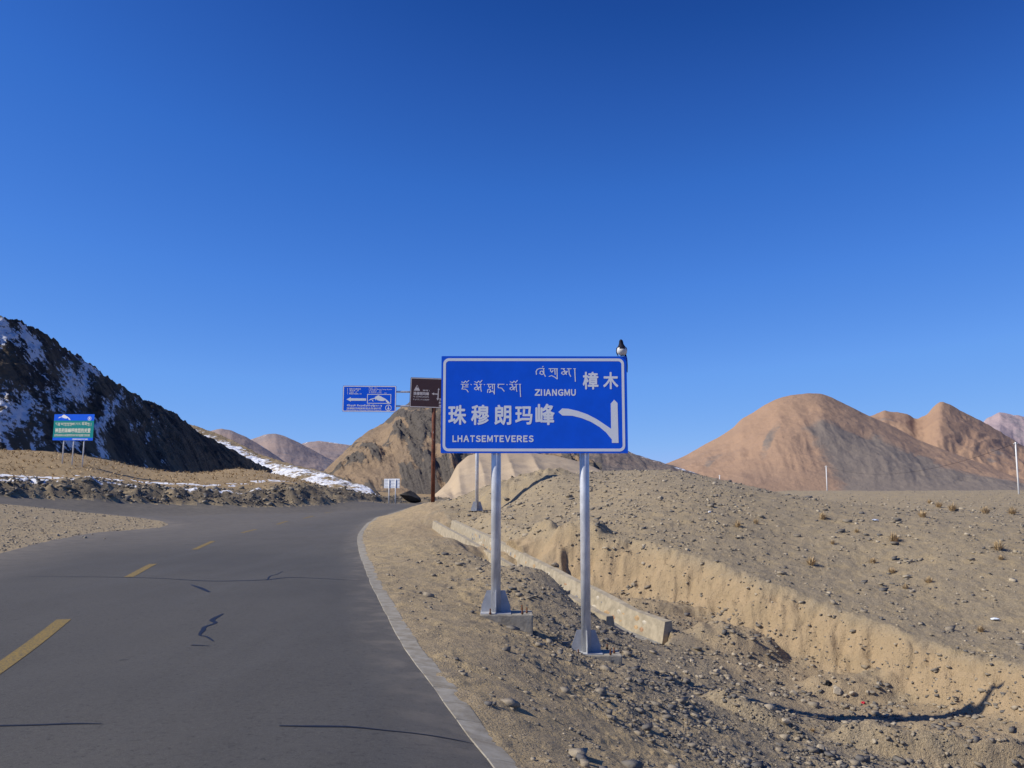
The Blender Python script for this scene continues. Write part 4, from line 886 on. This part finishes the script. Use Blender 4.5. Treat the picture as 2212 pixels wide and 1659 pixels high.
# ------------------------------------------------------------ stones
ico_v, ico_f = None, None
bm = bmesh.new(); bmesh.ops.create_icosphere(bm, subdivisions=1, radius=1); ico_v = np.array([v.co for v in bm.verts]); ico_f = np.array([[v.index for v in f.verts] for f in bm.faces]); bm.free()
def chisel(v, n, lo=.5, hi=.85):
    for _ in range(n):
        d = rng.normal(size=3); d /= np.linalg.norm(d); h = rng.uniform(lo, hi); t_ = v @ d; v = v - np.maximum(t_ - h, 0)[:, None] * d
    return v
BASES = []
for k in range(14):
    v = ico_v * (1 + rng.uniform(-.42, .38, (12, 1))); v = chisel(v, 4); v = v * rng.uniform(.65, 1.4, 3); v[:, 2] *= .68; BASES.append(v)
SH, SHF = [], None
bm = bmesh.new(); bmesh.ops.create_cube(bm, size=1.5); bmesh.ops.triangulate(bm, faces=bm.faces[:]); cube_v = np.array([v.co for v in bm.verts]); ico_f = np.array([[v.index for v in f.verts] for f in bm.faces]); bm.free()
for k in range(24):
    v = cube_v + rng.uniform(-.42, .42, (8, 3)); v *= rng.uniform(.55, 1.3, 3); v[:, 2] *= .62; SH.append(v)
BASES = SH
def stones(name, X, Y, size, tone, label, sink=.25):
    n = len(X); Z = height(X, Y)[0]; b = np.array(BASES)[rng.integers(0, len(BASES), n)]; a = rng.uniform(0, 2 * math.pi, n); c, s_ = np.cos(a)[:, None], np.sin(a)[:, None]
    tl = rng.uniform(-.5, .5, (n, 1)); v = b * size[:, None, None]
    x = v[..., 0] * c - v[..., 1] * s_; y = v[..., 0] * s_ + v[..., 1] * c; z = v[..., 2] + tl * x * .5
    P = np.stack([x + X[:, None], y + Y[:, None], z + Z[:, None] + size[:, None] * sink], -1).reshape(-1, 3)
    Fc = (ico_f[None] + (np.arange(n) * 8)[:, None, None]).reshape(-1, 3)
    o = mesh_np(name, P, Fc, M_STONE, None, False, dict(tone=np.repeat(tone, 8))); tag(o, label, 'gravel', kind='stuff'); return o
def scatter(n, Ymin, Ymax, xmin, xmax, keep, spow=1.0):
    Y = Ymin * (Ymax / Ymin) ** rng.uniform(0, 1, n); X = Y * rng.uniform(xmin, xmax, n)
    a = base_height(X, Y, False)[1]; k = keep(X, Y, a); return X[k], Y[k]
tone = lambda n, m=1.0: np.clip(rng.beta(1.3, 1.6, n) * m, 0, 1)
offroad = lambda a: (~a['asphalt']) & (a['dk'] > .32)
X, Y = scatter(95000, 4.5, 24, -.35, .75, lambda X, Y, a: offroad(a) & (a['t'] < .3) & (rng.uniform(0, 1, len(X)) < (.10 + .90 * sm(1.4, 3.2, a['dk'] + .8 * fbm(X * .8, Y * .8, 3, 91))) * (.12 + .88 * sm(-.35, .35, fbm(X * .9, Y * .9, 3, 191)))))
sz = np.clip(rng.lognormal(-4.85, .7, len(X)), .004, .055) * (1 + .03 * Y); stones('slope_gravel', X, Y, sz, tone(len(X), .85), 'dark gravel and pebbles on the roadside slope and in the ditch')
X, Y = scatter(42000, 10, 60, -.12, .72, lambda X, Y, a: offroad(a) & (a['t'] > .75) & (rng.uniform(0, 1, len(X)) < np.where(X / Y < .27, .95, .30) * (.15 + .85 * sm(-.35, .3, fbm(X * .5, Y * .5, 3, 193)))))
sz = np.clip(rng.lognormal(-4.3, .65, len(X)), .008, .08) * (1 + .012 * Y); stones('plateau_gravel', X, Y, sz, tone(len(X), 1.1), 'loose stones scattered over the gravel mound and plateau')
X, Y = scatter(14000, 12, 30, .05, .62, lambda X, Y, a: (a['t'] > .12) & (a['t'] < .85)); stones('bank_stones', X, Y, np.clip(rng.lognormal(-4.2, .6, len(X)), .008, .06), tone(len(X), .9), 'small stones bedded in the clay bank', .0)
X, Y = scatter(3500, 24, 75, -.1, .72, lambda X, Y, a: offroad(a) & (a['t'] > .5)); stones('skyline_gravel', X, Y, np.clip(rng.lognormal(-3.6, .5, len(X)), .02, .11), tone(len(X), 1.1), 'coarse stones towards the skyline of the plateau')
X, Y = scatter(7000, 22, 52, -.62, -.33, lambda X, Y, a: a['island']); stones('island_gravel', X, Y, np.clip(rng.lognormal(-4.2, .5, len(X)), .01, .07), tone(len(X), 1.2), 'loose stones on the gravel island at the junction')
X, Y = scatter(24000, 60, 125, -.62, -.08, lambda X, Y, a: (a['cut'] > .15)); stones('bank_rubble', X, Y, np.clip(rng.lognormal(-2.9, .6, len(X)), .03, .30), tone(len(X), .75), 'lumps of earth and rock along the cut bank beyond the road')
# individual rocks
rock_meshes = []
for k in range(12):
    bm = bmesh.new(); bmesh.ops.create_icosphere(bm, subdivisions=2, radius=1); sd = k * 7.3
    for v in bm.verts:
        c = v.co.copy(); v.co *= 1 + .35 * mnoise.noise(c * .9 + Vector((sd, 0, 0))) + .12 * mnoise.noise(c * 2.6 + Vector((0, sd, 0))); v.co.x *= 1 + .3 * math.sin(sd); v.co.z *= .7
    cc = chisel(np.array([v.co[:] for v in bm.verts]), 9, .42, .8)
    for v, c in zip(bm.verts, cc): v.co = Vector(c) * 1.2
    me = bpy.data.meshes.new('rock'); bm.to_mesh(me); bm.free(); me.materials.append(M_STONE)
    at_ = me.attributes.new('tone', 'FLOAT', 'POINT'); at_.data.foreach_set('value', [[.95, .75, .4, .85][k % 4]] * len(me.vertices)); rock_meshes.append(me)
z6 = lambda x, y: ((2100 + x * .5835) / 1.4756, (1480 + y * .5835) / 1.4756)
z5 = lambda x, y: ((1300 + x * .42194) / 1.4756, (1480 + y * .42194) / 1.4756)
def rock(px_, py_, size_px, label, group, k=None):
    X, Y, Z = on_ground(px_, py_); k = random.randrange(12) if k is None else k
    o = bpy.data.objects.new('rock', rock_meshes[k]); COL.objects.link(o); s_ = size_px / 2 * Y / F
    o.location = (X, Y, Z + s_ * .25); o.scale = (s_, s_, s_ * random.uniform(.75, 1.1)); o.rotation_euler = (random.uniform(-.3, .3), random.uniform(-.3, .3), random.uniform(0, 6.28))
    tag(o, label, 'rock', group); return o
for (zx, zy, s_, k, lab) in ((970, 1262, 50, 0, 'pale tan cobble on the ditch floor at the foot of the clay bank'), (1052, 1258, 34, 4, 'whitish round cobble just right of the tan one at the foot of the bank'), (690, 1430, 46, 3, 'rounded tan stone low on the near side of the ditch'), (557, 1110, 36, 4, 'round pale stone alone on the slope below the clay face'), (880, 1560, 52, 1, 'grey boulder low on the ditch slope near the bottom edge'), (985, 1645, 40, 0, 'tan stone at the very bottom edge of the ditch slope'), (1178, 1548, 34, 7, 'ochre stone alone on the bare ditch floor near the bottom edge'), (1285, 1428, 30, 3, 'small ochre stone on the gravelly ditch floor at the right'),
                           (735, 1262, 48, 1, 'flat grey slab on the ditch floor'), (620, 1270, 40, 0, 'buff stone left of the grey slab in the ditch'), (320, 1140, 34, 3, 'ochre stone on the upper ditch floor'), (180, 1085, 38, 7, 'orange tan stone at the upper end of the ditch floor')):
    rock(*z6(zx, zy), s_ * .395, lab, None, k)
for (zx, zy, s_, k, lab) in ((1778, 768, 36, 4, 'pale stone on the talus right of the drain'), (778, 425, 42, 3, 'pale block on the mound foot beside the left post'), (755, 485, 26, 4, 'white chip below the pale block on the mound foot'), (1437, 1252, 44, 4, 'smooth pale oval stone by the right post, in front of the drain'), (1705, 925, 40, 1, 'grey stone on the slope above the drain end'), (1110, 795, 46, 2, 'flat grey stone below the crumbled clay ledge')):
    rock(*z5(zx, zy), s_ * .286, lab, None, k)
for lab, grp, n, bx_ in (('loose cobble on the ditch floor', 'cobbles on the ditch floor', 60, (1400, 1400, 2150, 1640)), ('stone on the gravel mound', 'stones on the gravel mound', 60, (1100, 1030, 1650, 1150)), ('stone on the plateau', 'stones on the plateau', 50, (1600, 1066, 2210, 1330)), ('stone on the slope', 'stones on the roadside slope', 34, (1150, 1400, 1650, 1640)), ('stone on the gravel island', 'stones on the gravel island', 14, (0, 1105, 280, 1165))):
    for k in range(n):
        if 'ditch floor' in grp:
            f = random.random(); px_ = 1400 + 750 * f; py_ = 1425 + 150 * f + random.gauss(0, 26)
        else: px_ = random.uniform(bx_[0], bx_[2]); py_ = random.uniform(bx_[1], bx_[3])
        kk = random.randrange(12); sz_ = random.uniform(5, 11); tn = ('pale', 'buff', 'grey', 'light tan')[kk % 4]
        f_ = (px_ - bx_[0]) / (bx_[2] - bx_[0]); sd_ = 'towards its left end' if f_ < .33 else 'near its middle' if f_ < .66 else 'towards its right end'
        g_ = (py_ - bx_[1]) / (bx_[3] - bx_[1]); fr_ = 'far' if g_ < .4 else 'near'
        place_ = lab.split(' on ', 1)[1] if ' on ' in lab else 'the ditch floor'
        rock(px_, py_, sz_ * .8 * (1.3 if 'ditch' in grp else 1), f"{'large' if sz_ > 8 else 'small'} {tn} stone on {place_}, {fr_} side, {sd_}", grp, kk)
# dark boulder at the road bend
bb = list(G(884, 1086, 112)); bb[2] = float(height(np.array([bb[0]]), np.array([112.]))[0][0]) + .45; bm = bmesh.new(); bmesh.ops.create_icosphere(bm, subdivisions=3, radius=1)
for v in bm.verts:
    v.co *= 1 + .22 * mnoise.noise(v.co * 1.1)
for v, c in zip(bm.verts, chisel(np.array([v.co[:] for v in bm.verts]), 12, .45, .75)): v.co = Vector((c[0] - .3 * c[2], c[1] * .8, c[2] * 1.0)) * 1.15
o = from_bm('boulder', bm, simple('dark_boulder', (.05, .045, .04), .9, 0, .3, 2, .02)); o.location = (bb[0], 112, bb[2]); o.scale = (1.2, 1.2, .95); tag(o, 'large dark boulder beside the far bend of the road', 'boulder')
# litter in the ditch
def bit(name, zx, zy, s_, c, lab, cat, conv_=z6, sq=.6):
    X, Y, Z = on_ground(*conv_(zx, zy)); bm = bmesh.new(); bmesh.ops.create_icosphere(bm, subdivisions=2, radius=1); k = s_ * .395 / 2 * Y / F
    for v in bm.verts: v.co *= 1 + .5 * mnoise.noise(v.co * 2 + Vector((zx, 0, 0))); v.co.z *= sq
    o = from_bm(name, bm, simple(name + '_surface', c, .7)); o.location = (X, Y, Z + k * .4); o.scale = (k, k, k); tag(o, lab, cat)
bit('litter_bag', 926, 1215, 30, (.01, .01, .012), 'crumpled black bag at the foot of the clay bank', 'litter', sq=1)
bit('wrapper', 1118, 1317, 20, (.6, .03, .06), 'small red wrapper on the ditch floor', 'litter')
bit('paper_scrap', 1835, 857, 42, (.7, .75, .8), 'white paper scrap on the plateau above the clay bank', 'litter', sq=.25)
bit('paper_scrap', 1180, 312, 34, (.5, .55, .65), 'bluish plastic scrap on the plateau among the tufts', 'litter', sq=.3)
bit('paper_scrap', 277, 270, 16, (.8, .82, .85), 'tiny white scrap on the right flank of the mound', 'litter')
# ------------------------------------------------------------ dry tufts
def tuft(px_, py_, wpx, label, seed):
    X, Y, Z = on_ground(px_, py_); r = random.Random(seed); R_ = wpx / 2 * Y / F; n = 90; V_, F_ = [], []
    for i in range(n):
        a = r.uniform(0, 6.283); sp = r.uniform(.15, 1); h = R_ * r.uniform(.5, 1.1) * (1.2 - .6 * sp); bw_ = R_ * .035
        bx_, by_ = R_ * .35 * math.cos(a) * r.random(), R_ * .35 * math.sin(a) * r.random(); tx2, ty2 = R_ * sp * math.cos(a), R_ * sp * math.sin(a)
        k = len(V_); px2, py2 = -math.sin(a) * bw_, math.cos(a) * bw_; mx, my = (bx_ + tx2) / 2, (by_ + ty2) / 2
        V_ += [(bx_ - px2, by_ - py2, 0), (bx_ + px2, by_ + py2, 0), (mx + px2, my + py2, h * .7), (mx - px2, my - py2, h * .7), (tx2, ty2, h), (tx2, ty2, h * 1.02)]
        F_ += [(k, k + 1, k + 2, k + 3), (k + 3, k + 2, k + 4, k + 5)]
    o = mesh_np('grass_tuft', np.array(V_), np.array(F_), M_STRAW); o.location = (X, Y, Z - .01); tag(o, label, 'grass tuft', 'dry tufts on the plateau'); return o
TF = [(1530, 235, 48, 'dry tuft in the middle of the upper row of tufts'), (1605, 255, 60, 'thick dry tuft right of the middle in the upper row'), (1480, 215, 34, 'small dry tuft at the left of the upper right cluster'), (895, 303, 58, 'wide low tuft left on the upper plateau'), (1785, 272, 56, 'dry tuft near the upper right, before the last one'), (1930, 276, 60, 'dry tuft nearest the tall pole at the right edge'), (1080, 378, 34, 'small tuft above the pair of pale stones'), (1285, 425, 70, 'large leaning straw tuft in the centre of the plateau'), (950, 440, 34, 'small faded tuft left of the large leaning tuft'), (1855, 470, 74, 'flattened wide tuft at the right'), (835, 550, 66, 'round bushy tuft nearest the clay bank on the left'), (1170, 540, 44, 'tuft between the round bushy one and the large one'), (1275, 603, 50, 'low dark footed tuft in the middle distance'), (1475, 650, 52, 'upright tuft casting a dark shadow, right of centre'), (1350, 686, 42, 'small tuft lowest of the central group'), (1760, 920, 52, 'lone tuft low on the right above the clay bank'), (430, 345, 50, 'pale tuft on the foot of the mound'), (530, 325, 42, 'pale tuft just right of the mound foot'), (1440, 290, 60, 'sparse pale tuft under the upper cluster'), (1870, 525, 40, 'reddish low tuft under the flattened one'), (840, 1470, 30, 'dead twigs sticking up from the near side of the ditch')]
for i_, (zx, zy, s_, lab) in enumerate(TF): tuft(*z6(zx, zy), s_ * .60, lab, i_)
X, Y = scatter(1800, 62, 125, -.62, -.1, lambda X, Y, a: (a['df'] < -8) & (a['dk'] < 0)); Z = height(X, Y)[0]
V_, F_ = [], []
for x, y, z in zip(X, Y, Z):
    for j in range(7):
        a = random.uniform(0, 6.28); R_ = random.uniform(.12, .4); k = len(V_); c, s_ = math.cos(a), math.sin(a)
        V_ += [(x - s_ * .05, y + c * .05, z), (x + s_ * .05, y - c * .05, z), (x + c * R_, y + s_ * R_, z + R_ * .8)]; F_.append((k, k + 1, k + 2))
tag(mesh_np('terrace_grass', np.array(V_), np.array(F_), M_STRAW), 'short dry grass over the terrace below the shaded hill', 'grass', kind='stuff')
